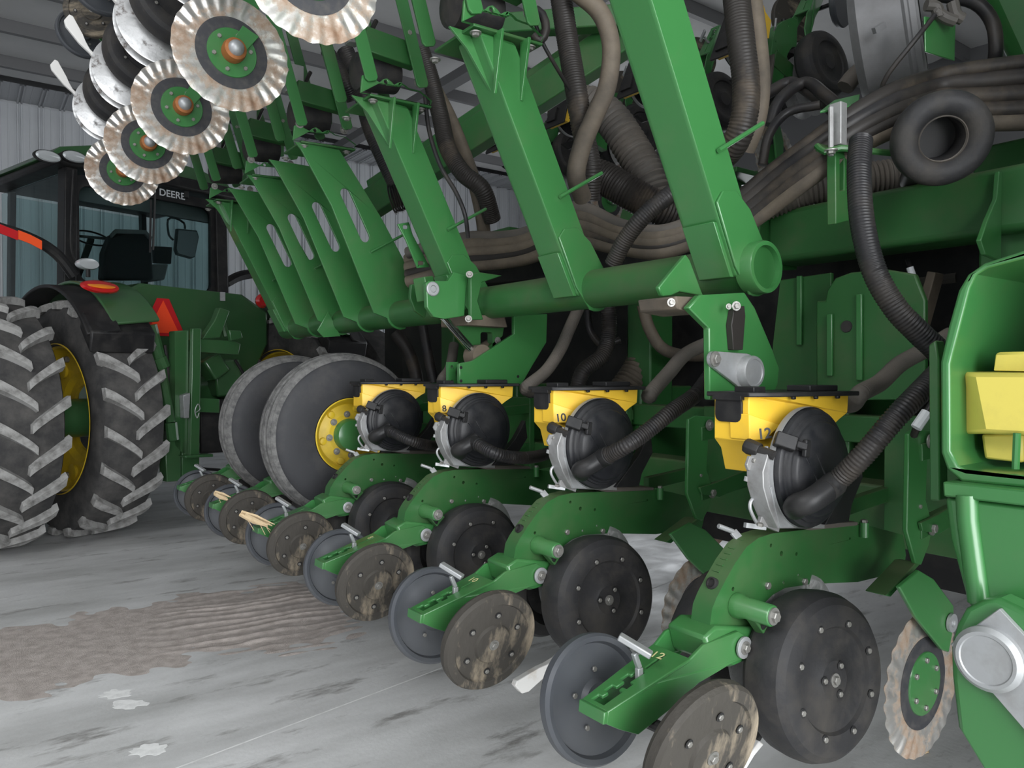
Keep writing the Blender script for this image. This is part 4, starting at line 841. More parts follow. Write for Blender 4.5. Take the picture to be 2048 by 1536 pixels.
# clamp with pin half way along the tube
cp_ = [(852, 566), (858, 562), (896, 562), (908, 544), (938, 552), (932, 585), (929, 632), (891, 638), (868, 634), (854, 614)]
ck = G().prY(sY(cp_, 2.70), 2.70, 2.725).build('clamp_plate', GREEN, rk, bev=.003)
G().lathe([(.014, 0), (.030, .0), (.030, .006), (.026, .009), (.015, .009), (.013, .002)], aY(865, 578, 2.70), (0, -1, 0), 24, cap=False).lathe([(.013, 0), (.013, .006)], aY(865, 578, 2.70), (0, -1, 0), 16).build('clamp_pin', STEEL, ck)
G().prY(sY([(818, 570), (846, 564), (852, 612), (846, 636), (826, 622), (816, 596)], 2.96), 2.94, 2.96).build('clamp_plate', GREEN_D, rk, bev=.003)
G().bar(aY(838, 580, 2.8), aY(862, 576, 2.74), .10, .06).build('clamp_spacer', GREEN_D, rk, bev=.004)
G().prY(sY([(936, 550), (952, 545), (1000, 552), (958, 566), (950, 600), (962, 640), (936, 640)], 2.66), 2.64, 2.66).build('tube_collar', GREEN_D, rk, bev=.004)
for u, v in ((939, 549), (937, 638)): bolt(rk, aY(u, v, 2.63), (-.5, -.8, .2), s=.9)
G().prY(sY([(795, 448), (818, 444), (826, 470), (860, 534), (835, 536), (812, 480)], 3.05), 3.05, 3.06, [list(reversed(sY(rrect(806, 450, 816, 458, 3), 3.05))), list(reversed(sY(rrect(836, 522, 848, 530, 3), 3.05)))]).build('slotted_tab', GREEN, rk, bev=.002)

# ------------------------------------------------------------------ raised row units: the same unit swung up about the tube
RL = ['raised row unit whose soil-caked coulter is cut by the top edge of the photo', 'raised row unit with the largest coulter seen whole and its rusty bearing cap', 'raised row unit with the second whole coulter, straw caught on its hub',
      'raised row unit with the third coulter, hung above the tractor cab roof', 'raised row unit with the lowest and smallest coulter, before the cab window']
raised = []
for i in range(5):
    j = i+1
    if i == 0:
        ru = build_unit('row_unit', RL[0], False); proto = ru
        L0 = Vector((2.15, 1.0, .58))
        # straps up from the head bracket, in the swung-up position, turned back into the unit's own frame
        inv = Matrix.Rotation(math.radians(-75), 4, 'Y'); base = Vector((.795, AY[j]-.02, 2.58))
        def back(g):
            g.v = [L0+(inv @ (v-base)) for v in g.v]; return g
        bl, br_ = Vector((1.33, 0, 2.64)), Vector((1.564, 0, 2.665)); up_ = Vector((-.13, 0, .42))
        yy = AY[j]-.03
        for p, y in ((bl, yy), (br_, yy), (br_+Vector((-.01, 0, .03)), yy+.33), (bl, yy+.30)):
            a_ = p+Vector((0, y, 0)); g = G().plate([(-.028, -.03), (-.018, -.042), (.018, -.042), (.028, -.03), (.028, .52), (-.028, .52)], a_, Vector((1, 0, .30)).normalized(), Vector((-.30, 0, 1)).normalized(), 0, .010)
            back(g).build('lift_strap', GREEN if y < yy+.1 else GREEN_D, ru, bev=.003)
        for p, t in ((br_, .18), (br_, .32), (bl, .22)):
            q_ = p+Vector((0, yy-.002, 0))+up_.normalized()*t; o = bolt(ru, L0+(inv @ (q_-base)), small=True); o.scale = (1.9,)*3
        g = G().bar(bl+Vector((0, yy+.05, .14)), br_+Vector((0, yy+.05, .10)), .10, .05); back(g).build('cross_strap', GREEN_D, ru, bev=.004)
        g = G().lathe([(.05, -.10), (.075, -.09), (.08, 0), (.075, .09), (.05, .10)], (bl+br_)/2+Vector((0, yy+.18, .06)), (1, 0, .1), 24); back(g).build('air_spring', RUBBER, ru)
        g = G().box((bl+br_)/2+Vector((-.06, yy+.22, .26)), (.07, .07, .11)).box((bl+br_)/2+Vector((-.09, yy+.22, .20)), (.05, .05, .05)); back(g).build('valve_bracket', CAST, ru, bev=.004)
        g = G().tube(spline([bl+Vector((-.02, yy+.25, .30)), bl+Vector((.08, yy+.22, .22)), bl+Vector((.14, yy+.22, .32))], .02), .010, 8); back(g).build('air_hose', HOSE_B, ru)
    else:
        ru = dup(proto); ru['label'] = RL[i]
    ru['group'] = 'raised row units'; raised.append(ru)
for i, ru in enumerate(raised):
    j = i+1; ru.location = (.795, AY[j]-.02, 2.575+.022*i); ru.rotation_euler = (0, math.radians(75), 0)

# ------------------------------------------------------------------ ribbed wheels of the wing
def ribbed_wheel(lab, y):
    R = .446; c = Vector((1.688, y, 1.104)); t = thing('wheel_assembly', lab, 'wheel', c)
    G().lathe([(.195, .0), (.205, .012), (.26, .022), (.36, .016), (.395, .006), (.404, -.004), (.408, -.012), (.416, -.02), (.416, -.19), (.40, -.205), (.26, -.21), (.2, -.2), (.195, -.0)], c+Vector((0, 0, 0)), (0, -1, 0), 80, cap=False).build('tyre', TYRE_P, t)
    for h0, h1, r0, r1 in ((-.024, -.046, .430, .438), (-.070, -.096, .443, .446), (-.120, -.144, .446, .442), (-.168, -.190, .436, .426)):
        G().lathe([(r0-.02, h0), (r0, h0-.003), (r1, h1+.003), (r1-.02, h1)], c, (0, -1, 0), 80, cap=False).build('tyre_rib', TYRE_W, t)
    G().lathe([(.402, -.004), (.416, -.010), (.427, -.018), (.422, -.022)], c, (0, -1, 0), 80, cap=False).build('shoulder_rib', TYRE_W, t)
    rm = G().lathe([(.193, .0), (.200, .012), (.195, .016), (.184, .006), (.176, -.02), (.165, -.03), (.14, -.026), (.115, -.018), (.108, -.018), (.0, -.018)], c, (0, -1, 0), 56, cap=False)
    for k in range(6):
        a = 2*PI*k/6+.2; rm.lathe([(.022, -.028), (.018, -.014), (.008, -.012)], c+Vector((.148*math.cos(a), 0, .148*math.sin(a))), (0, -1, 0), 12)
    r_ = rm.build('rim', YELLOW_R, t)
    for k in range(8):
        a = 2*PI*k/8+.1; bolt(r_, c+Vector((.112*math.cos(a), .016, .112*math.sin(a))), s=1.1)
    G().lathe([(.088, -.03), (.088, .02), (.080, .035), (.05, .045), (0, .046)], c, (0, -1, 0), 32, cap=False).build('wheel_hub', GREEN, t)
    G().tube([c+Vector((0, .05, 0)), c+Vector((0, .235, 0))], .045, 12).bar(c+Vector((0, .235, 0)), Vector((2.60, y+.235, 1.05)), .12, .06).build('wheel_arm', GREEN_D, t, bev=.006)
ribbed_wheel('large ribbed black tyre with a yellow rim behind the fourth row unit', 3.79)
ribbed_wheel('second ribbed black tyre, rim hidden behind the yellow-rimmed one', 4.57)

# ------------------------------------------------------------------ near hinge frame at the right edge of the photo
X6 = 1.60; hf = thing('hinge_frame', 'bright green tub-shaped hinge casting cut off by the right edge, yellow box inside', 'frame', (1.7, .5, .6))
outr = [(1880, 724), (1896, 653), (1916, 581), (1935, 549), (1968, 526), (2048, 503)]; outb = [(2048, 968), (1922, 964), (1893, 938), (1881, 905)]
inr = [(1904, 708), (1922, 640), (1939, 575), (1952, 549), (1974, 536), (2048, 529)]; inb = [(2048, 944), (1935, 942), (1916, 932), (1900, 902), (1899, 728)]
Po, Pi = xp(outr, X6), xp(inr, X6)
yR = .16
po = Po[:-1]+[(yR, Po[-1][1]+.10), (yR, xp(outb[:1], X6)[0][1])]+xp(outb[1:], X6)
pi_ = Pi[:-1]+[(yR+.03, Pi[-1][1]+.08), (yR+.03, xp(inb[:1], X6)[0][1])]+xp(inb[1:], X6)
G().prX(po, X6, X6+.42, [list(reversed(pi_))]).build('tub_wall', GREEN, hf, bev=.006, seg=3)
G().prX(po, X6+.42, X6+.435).build('tub_back', GREEN_D, hf, bev=.003)
G().prX(xp([(1866, 690), (1880, 680), (1886, 720), (1888, 1000), (1868, 1000)], X6+.10), X6+.08, X6+.12).build('flange', GREEN_D, hf, bev=.004)
bx = xp([(1917, 743), (1948, 745), (2046, 743), (2046, 871), (1966, 873), (1916, 869)], X6+.05); Q = G(); X7 = X6+.04
a0 = [aX(u, v, X7+.05) for u, v in ((1917, 743), (1916, 869))]; a1 = [aX(u, v, X7) for u, v in ((1950, 746), (1974, 866))]
a2 = [Vector((X7, yR+.06, a1[0].z)), Vector((X7, yR+.06, a1[1].z))]
Q.add([a0[0], a0[1], a1[0], a1[1], a2[0], a2[1]]+[Vector((X7+.12, p.y, p.z)) for p in (a0[0], a0[1], a2[0], a2[1])], [(0, 1, 3, 2), (2, 3, 5, 4), (6, 8, 9, 7), (0, 2, 4, 8, 6), (1, 7, 9, 5, 3), (0, 6, 7, 1), (4, 5, 9, 8)])
yb_ = Q.build('yellow_box', YELLOW_B, hf, bev=.008, seg=3); yb_['label'] = 'yellow plastic box inside the green tub'
G().prX([(p[0], p[1]) for p in xp([(1992, 704), (2048, 703)], X6+.09)]+[(yR+.05, 1.50), (yR+.05, 1.44), xp([(1986, 742)], X6+.09)[0]], X6+.09, X6+.19).build('yellow_box_neck', YELLOW_B, hf, bev=.006)
G().prX(xp([(1961, 868), (1968, 918), (2046, 926), (2046, 868)], X6+.10), X6+.10, X6+.19).build('yellow_box_base', YELLOW_B, hf, bev=.006)
G().tube([aX(2034, 866, X6+.035), aX(2031, 938, X6+.035)], .007, 8).build('retaining_rod', GREEN, hf)
X8 = 1.58; bdy = xp([(1886, 992), (1898, 1076), (1935, 1215), (1965, 1225)], X8)+[(yR, .93), (yR, 1.20)]
G().prX(bdy, X8, X8+.20).build('hinge_body', GREEN, hf, bev=.012, seg=3)
G().prX(xp([(1890, 962), (1892, 992)], X8)+[(yR, 1.205), (yR, 1.235)], X8-.012, X8+.2).build('hinge_ledge', GREEN, hf, bev=.004)
G().tube([aX(1934, 990, X8), aX(1936, 1040, X8), aX(1958, 1204, X8)], .020, 14).build('weld_rib', GREEN, hf)
X9 = 1.50; ec = aX(1995, 1330, X9); pl = [(ec.y+.125*math.cos(t), ec.z+.125*math.sin(t)) for t in [PI*.98-PI*1.0*i/16 for i in range(17)]][::-1]
el = xp([(1900, 1295), (1902, 1351), (1914, 1454), (1990, 1580)], X9)
arc_ = [(p[0], p[1]) for p in xp([(1912, 1250), (1929, 1218), (1960, 1202), (1998, 1197)], X9)]
G().prX(el[::-1]+xp([(1906, 1270)], X9)+arc_+[(yR, .93), (yR, .60)], X9, X9+.06).build('hinge_arm', GREEN, hf, bev=.010, seg=3)
cs = aX(1980, 1316, X9-.012); k0, k1, k2 = aX(1900, 1288, X9-.012), aX(1998, 1217, X9-.012), None
e1 = (k1-k0); e2 = Vector((0, -e1.z, e1.y))*1; e2 = Vector((0, e1.z, -e1.y)) if e1.y > 0 else Vector((0, -e1.z, e1.y)); e2.normalize(); 
if e2.z > 0: e2 = -e2
q_ = [k0, k1, k1+e2*.34, k0+e2*.34]; st = G().prX([(p.y, p.z) for p in q_], X9-.012, X9).build('retainer_plate', STEEL, hf, bev=.002); st['label'] = 'galvanised retainer plate round the hinge pin'
G().lathe([(.058, 0), (.058, .012), (.050, .020), (.044, .020), (.042, .018), (.0, .018)], cs, (-1, 0, 0), 40, cap=False).build('hinge_pin', STEEL, st)

# ================================================================== hoses, cables and what stands behind
def hose(name, lab, pts, r, mt, ribbed=0, group=None, cat='hose', seg=12, amp=.10, cuff=None):
    """pts: (u, v, distance from the camera plane); ribbed: pitch of the corrugation in metres"""
    global L0
    P = [p if isinstance(p, Vector) else aD(*p) for p in pts]; L0 = sum(P, Vector())/len(P)
    pth = spline(P, ribbed/4 if ribbed else .02)
    rf = None
    if ribbed:
        ln = [0]
        for a, b in zip(pth, pth[1:]): ln.append(ln[-1]+(b-a).length)
        rf = lambda i: r*(1-amp*(.5+.5*math.cos(2*PI*ln[i]/ribbed)))
    o = G().tube(pth, r, seg, rf).build(name, mt, None, ang=60); tag(o, lab, cat, group)
    if cuff:
        for c in cuff:
            p = pth[0 if c == 0 else -1]; q_ = pth[min(6, len(pth)-1)] if c == 0 else pth[-min(7, len(pth))]
            G().lathe([(r*.9, 0), (r*1.12, .002), (r*1.12, .04), (r*.95, .042)], p, (q_-p), 16).build('hose_cuff', BLACK, o).location = (0, 0, 0)
    return o
def unit_px(k, u, v, Y): p = aY(u, v, Y); return p+Vector((0, DYS[k], 0))
VH = 'ribbed vacuum hoses of the seed meters'
hose('vacuum_hose', 'black ribbed hose rising from the meter of unit 12 to the right', [aY(1650, 982, .99), aY(1674, 962, .98), (1725, 912, 1.74), (1790, 836, 1.72), (1838, 786, 1.74), (1880, 742, 1.80)], .0265, HOSE_B, .0085, VH, cuff=(0,))
hose('vacuum_hose', 'black ribbed hose rising from the meter of unit 10', [unit_px(1, 1652, 981, .99), (1250, 893, 2.32), (1290, 866, 2.33), (1345, 822, 2.36), (1392, 788, 2.45), (1420, 750, 2.6)], .0265, HOSE_B, .0085, VH, cuff=(0,))
hose('vacuum_hose', 'black ribbed hose sagging from the meter of unit 8', [unit_px(2, 1652, 981, .99), (985, 905, 2.90), (1020, 914, 2.95), (1060, 915, 3.05), (1100, 905, 3.2), (1150, 880, 3.5)], .026, HOSE_B, .0085, VH, cuff=(0,))
hose('vacuum_hose', 'black ribbed hose sagging from the meter of the fourth unit', [unit_px(3, 1652, 981, .99), (815, 879, 3.5), (850, 889, 3.55), (880, 890, 3.7), (930, 870, 4.0)], .026, HOSE_B, .0085, VH, cuff=(0,))
SH = 'dusty seed delivery hoses above the hoppers'
hose('delivery_hose', 'dusty grey hose above hopper 12, climbing behind the tub-shaped casting', [aY(1692, 806, 1.2), aY(1706, 806, 1.15), (1722, 786, 2.10), (1760, 765, 2.2), (1800, 728, 2.3), (1850, 700, 2.35), (1900, 670, 2.4)], .026, HOSE_G, .006, SH, amp=.04, cuff=(0,))
hose('delivery_hose', 'dusty grey hose from hopper 10, bending behind the hanger plates', [unit_px(1, 1690, 806, 1.2), (1300, 788, 2.68), (1338, 745, 2.75), (1372, 708, 2.85), (1425, 684, 2.95), (1480, 672, 3.1)], .027, HOSE_G, .006, SH, amp=.04, cuff=(0,))
hose('delivery_hose', 'dusty grey hose from hopper 8, rising to the pivot tube', [unit_px(2, 1692, 806, 1.2), (1052, 775, 3.26), (1092, 742, 3.3), (1120, 700, 3.35), (1140, 655, 3.4), (1160, 610, 3.5)], .028, HOSE_G, .006, SH, amp=.04, cuff=(0,))
hose('delivery_hose', 'short dusty grey hose from the fourth hopper, below the hydraulic rod', [unit_px(3, 1690, 806, 1.2), (884, 760, 3.9), (900, 735, 4.0), (908, 690, 4.1)], .028, HOSE_G, .006, SH, amp=.04, cuff=(0,))
hose('drop_hose', 'stout black ribbed hose curving down in front of the main beam', [(1722, 280, 2.05), (1718, 340, 2.0), (1724, 440, 1.95), (1748, 540, 1.92), (1790, 615, 1.90), (1840, 668, 1.9), (1885, 715, 1.92), (1910, 790, 2.0)], .031, HOSE_B, .0085, amp=.08, seg=18)
hose('blower_hose', 'wide dusty corrugated hose lying on the main beam', [(1500, 420, 3.0), (1545, 402, 2.95), (1620, 378, 2.9), (1690, 366, 2.88), (1790, 352, 2.85), (1900, 335, 2.8)], .068, HOSE_G, .017, amp=.14, seg=22)
hose('blower_hose', 'wide pale corrugated hose descending behind the second arm', [(1150, 210, 3.6), (1185, 210, 3.55), (1225, 240, 3.5), (1265, 300, 3.45), (1300, 362, 3.4), (1318, 420, 3.4)], .085, HOSE_G, .024, amp=.14, seg=22)
hose('blower_hose', 'dark corrugated hose below the pale one, going right', [(1150, 340, 3.4), (1205, 355, 3.35), (1270, 392, 3.3), (1340, 425, 3.3), (1420, 450, 3.4)], .075, HOSE_D, .013, amp=.08, seg=20)
hose('blower_hose', 'dusty corrugated duct hanging in the dark behind the hoppers', [(1300, 640, 3.9), (1296, 690, 3.8), (1280, 740, 3.75), (1240, 800, 3.7)], .09, HOSE_T, .024, amp=.12, seg=18)
hose('feed_hose', 'black ribbed hose hanging straight from the top beside the second arm', [(1118, -30, 3.0), (1135, 80, 3.0), (1152, 180, 2.95), (1165, 260, 2.95), (1180, 330, 2.95), (1178, 400, 3.0)], .044, HOSE_D, .011, amp=.07, seg=16)
hose('feed_hose', 'mud-streaked brown hose looping beside the ribbed one', [(1150, -20, 2.9), (1200, 25, 2.9), (1222, 90, 2.9), (1215, 170, 2.9), (1190, 230, 2.88), (1165, 290, 2.85), (1152, 350, 2.85), (1165, 395, 2.95)], .036, HOSE_T, seg=14)
hose('feed_hose', 'thick dark ribbed hose to the right of the nearest arm', [(1470, -30, 2.55), (1482, 80, 2.5), (1492, 170, 2.5), (1488, 235, 2.5), (1468, 290, 2.55), (1430, 330, 2.7)], .046, HOSE_D, .011, amp=.06, seg=16)
hose('feed_hose', 'brown hose strapped to the thick ribbed one', [(1500, -30, 2.6), (1514, 80, 2.58), (1520, 170, 2.55), (1512, 240, 2.55), (1490, 300, 2.6)], .034, HOSE_T, seg=14)
hose('feed_hose', 'dark ribbed hose slanting up to the left of the nearest arm', [(1225, 530, 2.75), (1250, 480, 2.7), (1290, 430, 2.65), (1345, 385, 2.65), (1400, 340, 2.8)], .032, HOSE_B, .009, amp=.07, seg=14)
hose('feed_hose', 'dark hose dropping behind the third arm', [(842, 100, 3.7), (862, 160, 3.7), (880, 230, 3.7), (895, 295, 3.65), (925, 345, 3.6), (965, 380, 3.6), (985, 440, 3.7)], .044, HOSE_D, .010, amp=.05, seg=14)
hose('feed_hose', 'tan hose crossing the dark one behind the third arm', [(872, 180, 3.8), (902, 240, 3.78), (930, 310, 3.75), (950, 370, 3.7), (965, 440, 3.75), (970, 490, 3.8)], .034, HOSE_T, seg=12)
hose('feed_hose', 'black hose behind the fourth arm of slotted plate', [(690, 100, 4.2), (720, 170, 4.2), (740, 250, 4.2), (765, 310, 4.2), (800, 385, 4.2)], .05, HOSE_B, .012, amp=.06, seg=12)
hose('feed_hose', 'black hose between the coulters and the third head bracket', [(652, 100, 4.0), (672, 125, 4.0), (690, 165, 4.0), (705, 200, 4.05)], .036, HOSE_B, .010, amp=.06, seg=12)
BU = 'tan hydraulic hoses bundled behind the arms'
for k, (dv, rr, mt) in enumerate(((0, .034, HOSE_T), (16, .034, HOSE_T), (30, .03, HOSE_D), (-14, .03, HOSE_G), (44, .03, HOSE_T))):
    hose('bundled_hose', ('topmost' if k == 3 else 'lowest' if k == 4 else ['second', 'third', 'fourth'][k])+' of the five dusty hoses tied together behind the arms', [(815, 520+dv, 3.9-.02*k), (930, 490+dv, 3.7), (1000, 487+dv*.9, 3.6), (1060, 476+dv*.9, 3.5), (1150, 432+dv*1.15, 3.3), (1240, 462+dv*.8, 3.15), (1320, 474+dv*.7, 3.0), (1400, 450+dv*.7, 2.95)], rr, mt, 0, BU, seg=10)
BV = 'dark hoses bundled through the clamp'
for k, (dv, rr, mt) in enumerate(((-26, .026, HOSE_D), (-8, .030, HOSE_B), (12, .032, HOSE_D), (30, .030, HOSE_D), (46, .026, HOSE_T))):
    hose('bundled_hose', ['topmost', 'second', 'middle', 'fourth', 'lowest and tan-sided'][k]+' hose of the dark bundle passing through the green clamp', [(1480, 420+dv*.9, 2.55), (1540, 372+dv, 2.5), (1620, 312+dv, 2.4), (1690, 262+dv, 2.35), (1790, 208+dv*1.1, 2.35), (1870, 182+dv*1.1, 2.4), (1960, 176+dv*1.5, 2.35), (2090, 165+dv*1.7, 2.3)], rr, mt, 0, BV, seg=12)
hose('feed_hose', 'thick tan hose entering at the right edge above the roller', [(1930, 255, 2.55), (1990, 228, 2.5), (2090, 205, 2.45)], .045, HOSE_T, seg=14)
for k, (P_, r_, lb) in enumerate((([(1540, 250, 3.0), (1560, 200, 3.0), (1610, 165, 3.0), (1650, 190, 2.9), (1690, 225, 2.8)], .024, 'black hose arching over the green clamp, outer one'), ([(1530, 190, 3.1), (1580, 165, 3.1), (1620, 185, 3.0), (1670, 225, 2.9)], .024, 'black hose arching over the green clamp, inner one'), ([(1525, 330, 2.9), (1538, 270, 2.9), (1575, 225, 2.9), (1640, 210, 2.85)], .018, 'thin black hose arching behind the dark bundle'),
    ([(1690, 175, 3.1), (1710, 150, 3.1), (1740, 130, 3.1), (1800, 118, 3.1)], .036, 'smooth grey hose leading to the fan housing'), ([(1760, 190, 2.4), (1775, 150, 2.35), (1830, 80, 2.3), (1870, 30, 2.3)], .008, 'thin black cable across the grey fan housing'),
    ([(1880, -10, 2.5), (1950, 5, 2.45), (1985, 45, 2.45), (1992, 100, 2.45), (1985, 145, 2.5)], .022, 'hose curving down at the right of the fan housing'), ([(850, 190, 3.2), (858, 260, 3.2), (880, 330, 3.2), (912, 385, 3.2), (930, 430, 3.2), (936, 475, 3.25)], .0095, 'thin black cable hanging past the third arm'),
    ([(1062, 15, 2.6), (1085, 30, 2.6), (1092, 60, 2.6), (1080, 82, 2.6), (1068, 70, 2.6)], .016, 'short black hooked hose end with a white tip near the second head bracket'), ([(1070, 45, 2.62), (1085, 85, 2.65), (1110, 130, 2.7), (1140, 180, 2.8)], .007, 'thin black rod below the hooked hose end'),
    ([(1815, 520, 2.7), (1824, 545, 2.65), (1834, 575, 2.65), (1822, 600, 2.7)], .008, 'thin cable with a white tag under the main beam'), ([(1870, 800, 1.95), (1850, 830, 1.95), (1836, 850, 1.95), (1828, 870, 2.0)], .010, 'short cable with a white sleeve beside the tub-shaped casting'))):
    o = hose('cable' if r_ < .012 else 'small_hose', lb, P_, r_, HOSE_G if lb.startswith('smooth') else HOSE_B, seg=8, cat='cable' if r_ < .012 else 'hose')
    if 'tag' in lb: G().lathe([(.012, -.02), (.012, .02)], aD(1823, 545, 2.64), (aD(1827, 555, 2.64)-aD(1820, 535, 2.64)), 10).build('white_tag', DECAL, o)
    if 'sleeve' in lb: G().lathe([(.014, -.025), (.014, .025)], aD(1843, 840, 1.94), (aD(1836, 850, 1.94)-aD(1850, 830, 1.94)), 10).build('white_sleeve', DECAL, o)
    if 'tip' in lb: G().lathe([(.018, -.03), (.018, .01)], aD(1064, 17, 2.59), (aD(1085, 30, 2.59)-aD(1062, 15, 2.59)), 10).build('white_tip', DECAL, o)
# clamp holding the dark bundle
c0 = aD(1690, 300, 2.25); cl_ = thing('hose_clamp', 'green two-plate hose clamp on a slotted post above the main beam', 'clamp', c0)
def camplate(px, d, th): 
    O = aD(*px[0], d); ex = RT; ey = UP
    return [((aD(u, v, d)-O).dot(ex), (aD(u, v, d)-O).dot(ey)) for u, v in px], O, ex, ey
def xzplate(px, Y, th, nm, mt, par, holes=(), bev=.003):
    return G().prY(sY(px, Y), Y, Y+th, [list(reversed(sY(h, Y))) for h in holes]).build(nm, mt, par, bev=bev)
YK = aD(1685, 300, 2.22).y
def hplate(a, b, c, d_, th, nm, mt, par):                      # near-horizontal plate through four points
    n = (b-a).cross(d_-a).normalized()*th; vs = [a, b, c, d_]; G().add(vs+[v+n for v in vs], [(0, 1, 2, 3), (7, 6, 5, 4), (0, 4, 5, 1), (1, 5, 6, 2), (2, 6, 7, 3), (3, 7, 4, 0)]).build(nm, mt, par, bev=.002)
hplate(aD(1632, 298, 2.30), aD(1640, 282, 2.38), aD(1720, 275, 2.42), aD(1735, 300, 2.30), .008, 'clamp_jaw', GREEN_D, cl_)
G().tube(spline([aD(1634, 292, 2.3), aD(1650, 304, 2.27), aD(1680, 296, 2.27), aD(1740, 302, 2.26), aD(1800, 308, 2.3)], .02), .010, 8).build('plate_edge', GREEN_D, cl_)
hplate(aD(1640, 222, 2.32), aD(1668, 200, 2.45), aD(1720, 188, 2.5), aD(1716, 208, 2.34), .008, 'clamp_jaw', GREEN, cl_)
G().tube([aD(1662, 215, 2.27), aD(1662, 312, 2.27)], .008, 10).build('clamp_rod', CAST, cl_)
G().box(aD(1676, 250, 2.30), (.035, .04, .13)).build('clamp_spacer', CAST, cl_, bev=.003)
bolt(cl_, aD(1662, 300, 2.26), (0, 0, -1), s=1.2)
po_ = aD(1685, 290, 2.32).y
xzplate([(1671, 298), (1697, 290), (1698, 442), (1672, 448)], po_, .03, 'slotted_post', GREEN_D, cl_, holes=[[(1680, 318), (1689, 316), (1689, 380), (1680, 382)]])
# black guide roller
rc = aD(1886, 278, 2.15); rn = (CAM-rc).normalized()+Vector((-.08, -.42, -.20)); rr_ = G().lathe([(.064, .0), (.070, .012), (.085, .022), (.110, .024), (.128, .012), (.133, -.01), (.130, -.05), (.118, -.10), (.09, -.15), (.06, -.15), (.06, -.02), (.064, 0)], rc, rn, 48, cap=False)
L0 = rc; ro = rr_.build('guide_roller', RUBBER, None, ang=50); tag(ro, 'fat black rubber guide roller with an open centre below the dark hose bundle', 'roller')
G().lathe([(.060, -.004), (.066, .002), (.062, .006)], rc, rn, 40, cap=False).build('worn_lip', HOSE_G, ro)
G().lathe([(.062, -.10), (.062, -.12)], rc, rn, 32).build('core_shade_disc', BLACK, ro)  # black disc added inside so the open centre looks dark
G().tube([rc-rn.normalized()*.15, rc-rn.normalized()*.3+Vector((.2, .1, -.1))], .045, 12).build('roller_shaft', BLACK, ro)
# fan housing, its plate and fittings
fc = aD(1832, 60, 2.75); fa = Vector((.36, -.90, .12)).normalized(); fh = thing('fan_housing', 'round grey plastic fan housing at the top right, its dark mouth facing right', 'fan', fc)
G().lathe([(.16, .02), (.25, .02), (.262, .0), (.262, -.02), (.25, -.03), (.245, -.09), (.24, -.17), (.20, -.20), (.0, -.20)], fc, fa, 56, cap=False).build('fan_shell', GREYP, fh)
G().lathe([(.25, .012), (.268, .012), (.270, -.006), (.25, -.006)], fc, fa, 56, cap=False).build('shell_rim', GREYP, fh)
G().lathe([(.16, -.06), (.0, -.06)], fc, fa, 32, cap=False).lathe([(.16, .02), (.16, -.06)], fc, fa, 32, cap=False).build('fan_mouth', BLACK, fh)
for k in range(9):
    a = 2*PI*k/9; n_, a_, b_ = basis(fa); p = fc+(a_*math.cos(a)+b_*math.sin(a))*.10-fa*.04; G().bar(p-(a_*math.cos(a)+b_*math.sin(a))*.05, p+(a_*math.cos(a)+b_*math.sin(a))*.05, .05, .006, up=fa+a_*.3).build('fan_blade', BLACK, fh)
G().bar(aD(1748, 62, 2.55), aD(1768, 50, 2.55), .02, .02).build('shell_clip', GREYP, fh)
bp_ = aD(1880, 80, 2.35).y
xzplate([(1850, 32), (1912, 45), (1910, 122), (1852, 103)], bp_, .006, 'manifold_plate', GREEN, fh)
for P_ in ([(1852, 10), (1872, 14), (1878, 36)], [(1870, 22), (1892, 36), (1910, 42)], [(1905, 5), (1912, 30), (1925, 38)]): G().tube(spline([aD(u, v, 2.32) for u, v in P_], .01), .018, 10).build('hose_elbow', HOSE_G, fh)
# dark seed tank overhead at the far right
sk = thing('seed_tank', 'dark green seed tank filling the top right corner behind the fan housing, with an added unseen body shading the planter', 'tank', (3.3, .5, 2.3))
G().prX([(-.5, 2.25), (.4, 2.15), (1.05, 2.35), (1.25, 2.9), (1.25, 4.2), (-.5, 4.2)], 2.95, 4.3).build('tank_and_shade_body', GREEN_D, sk, bev=.05, seg=3)
G().prX([(-3.6, .75), (.0, .75), (.15, 1.2), (.15, 3.4), (-.5, 4.2), (-3.6, 4.2)], 1.95, 4.3).build('tank_and_shade_body', GREEN_D, sk, bev=.05, seg=3)  # unseen body added to block doorway light from the planter interior
for y in (-3.2, -.6): G().lathe([(.25, -.16), (.46, -.18), (.5, -.1), (.5, .1), (.46, .18), (.25, .16)], (3.1, y, .501), (1, 0, 0), 32).build('tank_wheel', TYRE_P, sk)
G().box((2.85, .5, 2.16), (.12, 1.3, .10)).build('tank_rail', GREEN_D, sk, bev=.01)
G().box((3.3, .95, 2.05), (.1, .1, .5)).build('tank_leg', GREEN_D, sk, bev=.01)
# diagonal bridge beams behind the arms
def beam(nm, lab, a, b, wd, ht, mt=GREEN_D):
    global L0
    L0 = (a+b)/2; o = G().bar(a, b, wd, ht, up=(0, 0, 1)).build(nm, mt, None, bev=.008); return tag(o, lab, 'beam')
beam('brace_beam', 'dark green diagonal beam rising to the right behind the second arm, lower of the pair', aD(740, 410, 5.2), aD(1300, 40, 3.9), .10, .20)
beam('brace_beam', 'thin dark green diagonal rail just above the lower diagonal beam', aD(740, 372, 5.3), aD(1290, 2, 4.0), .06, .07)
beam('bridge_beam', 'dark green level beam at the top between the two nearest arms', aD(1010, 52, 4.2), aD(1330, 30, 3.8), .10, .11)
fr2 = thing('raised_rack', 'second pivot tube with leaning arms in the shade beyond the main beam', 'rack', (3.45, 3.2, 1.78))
G().lathe([(TRD, -2.0), (TRD, 2.4)], (3.45, 3.2, 1.78), (0, 1, 0), 32).build('pivot_tube', GREEN_D, fr2)
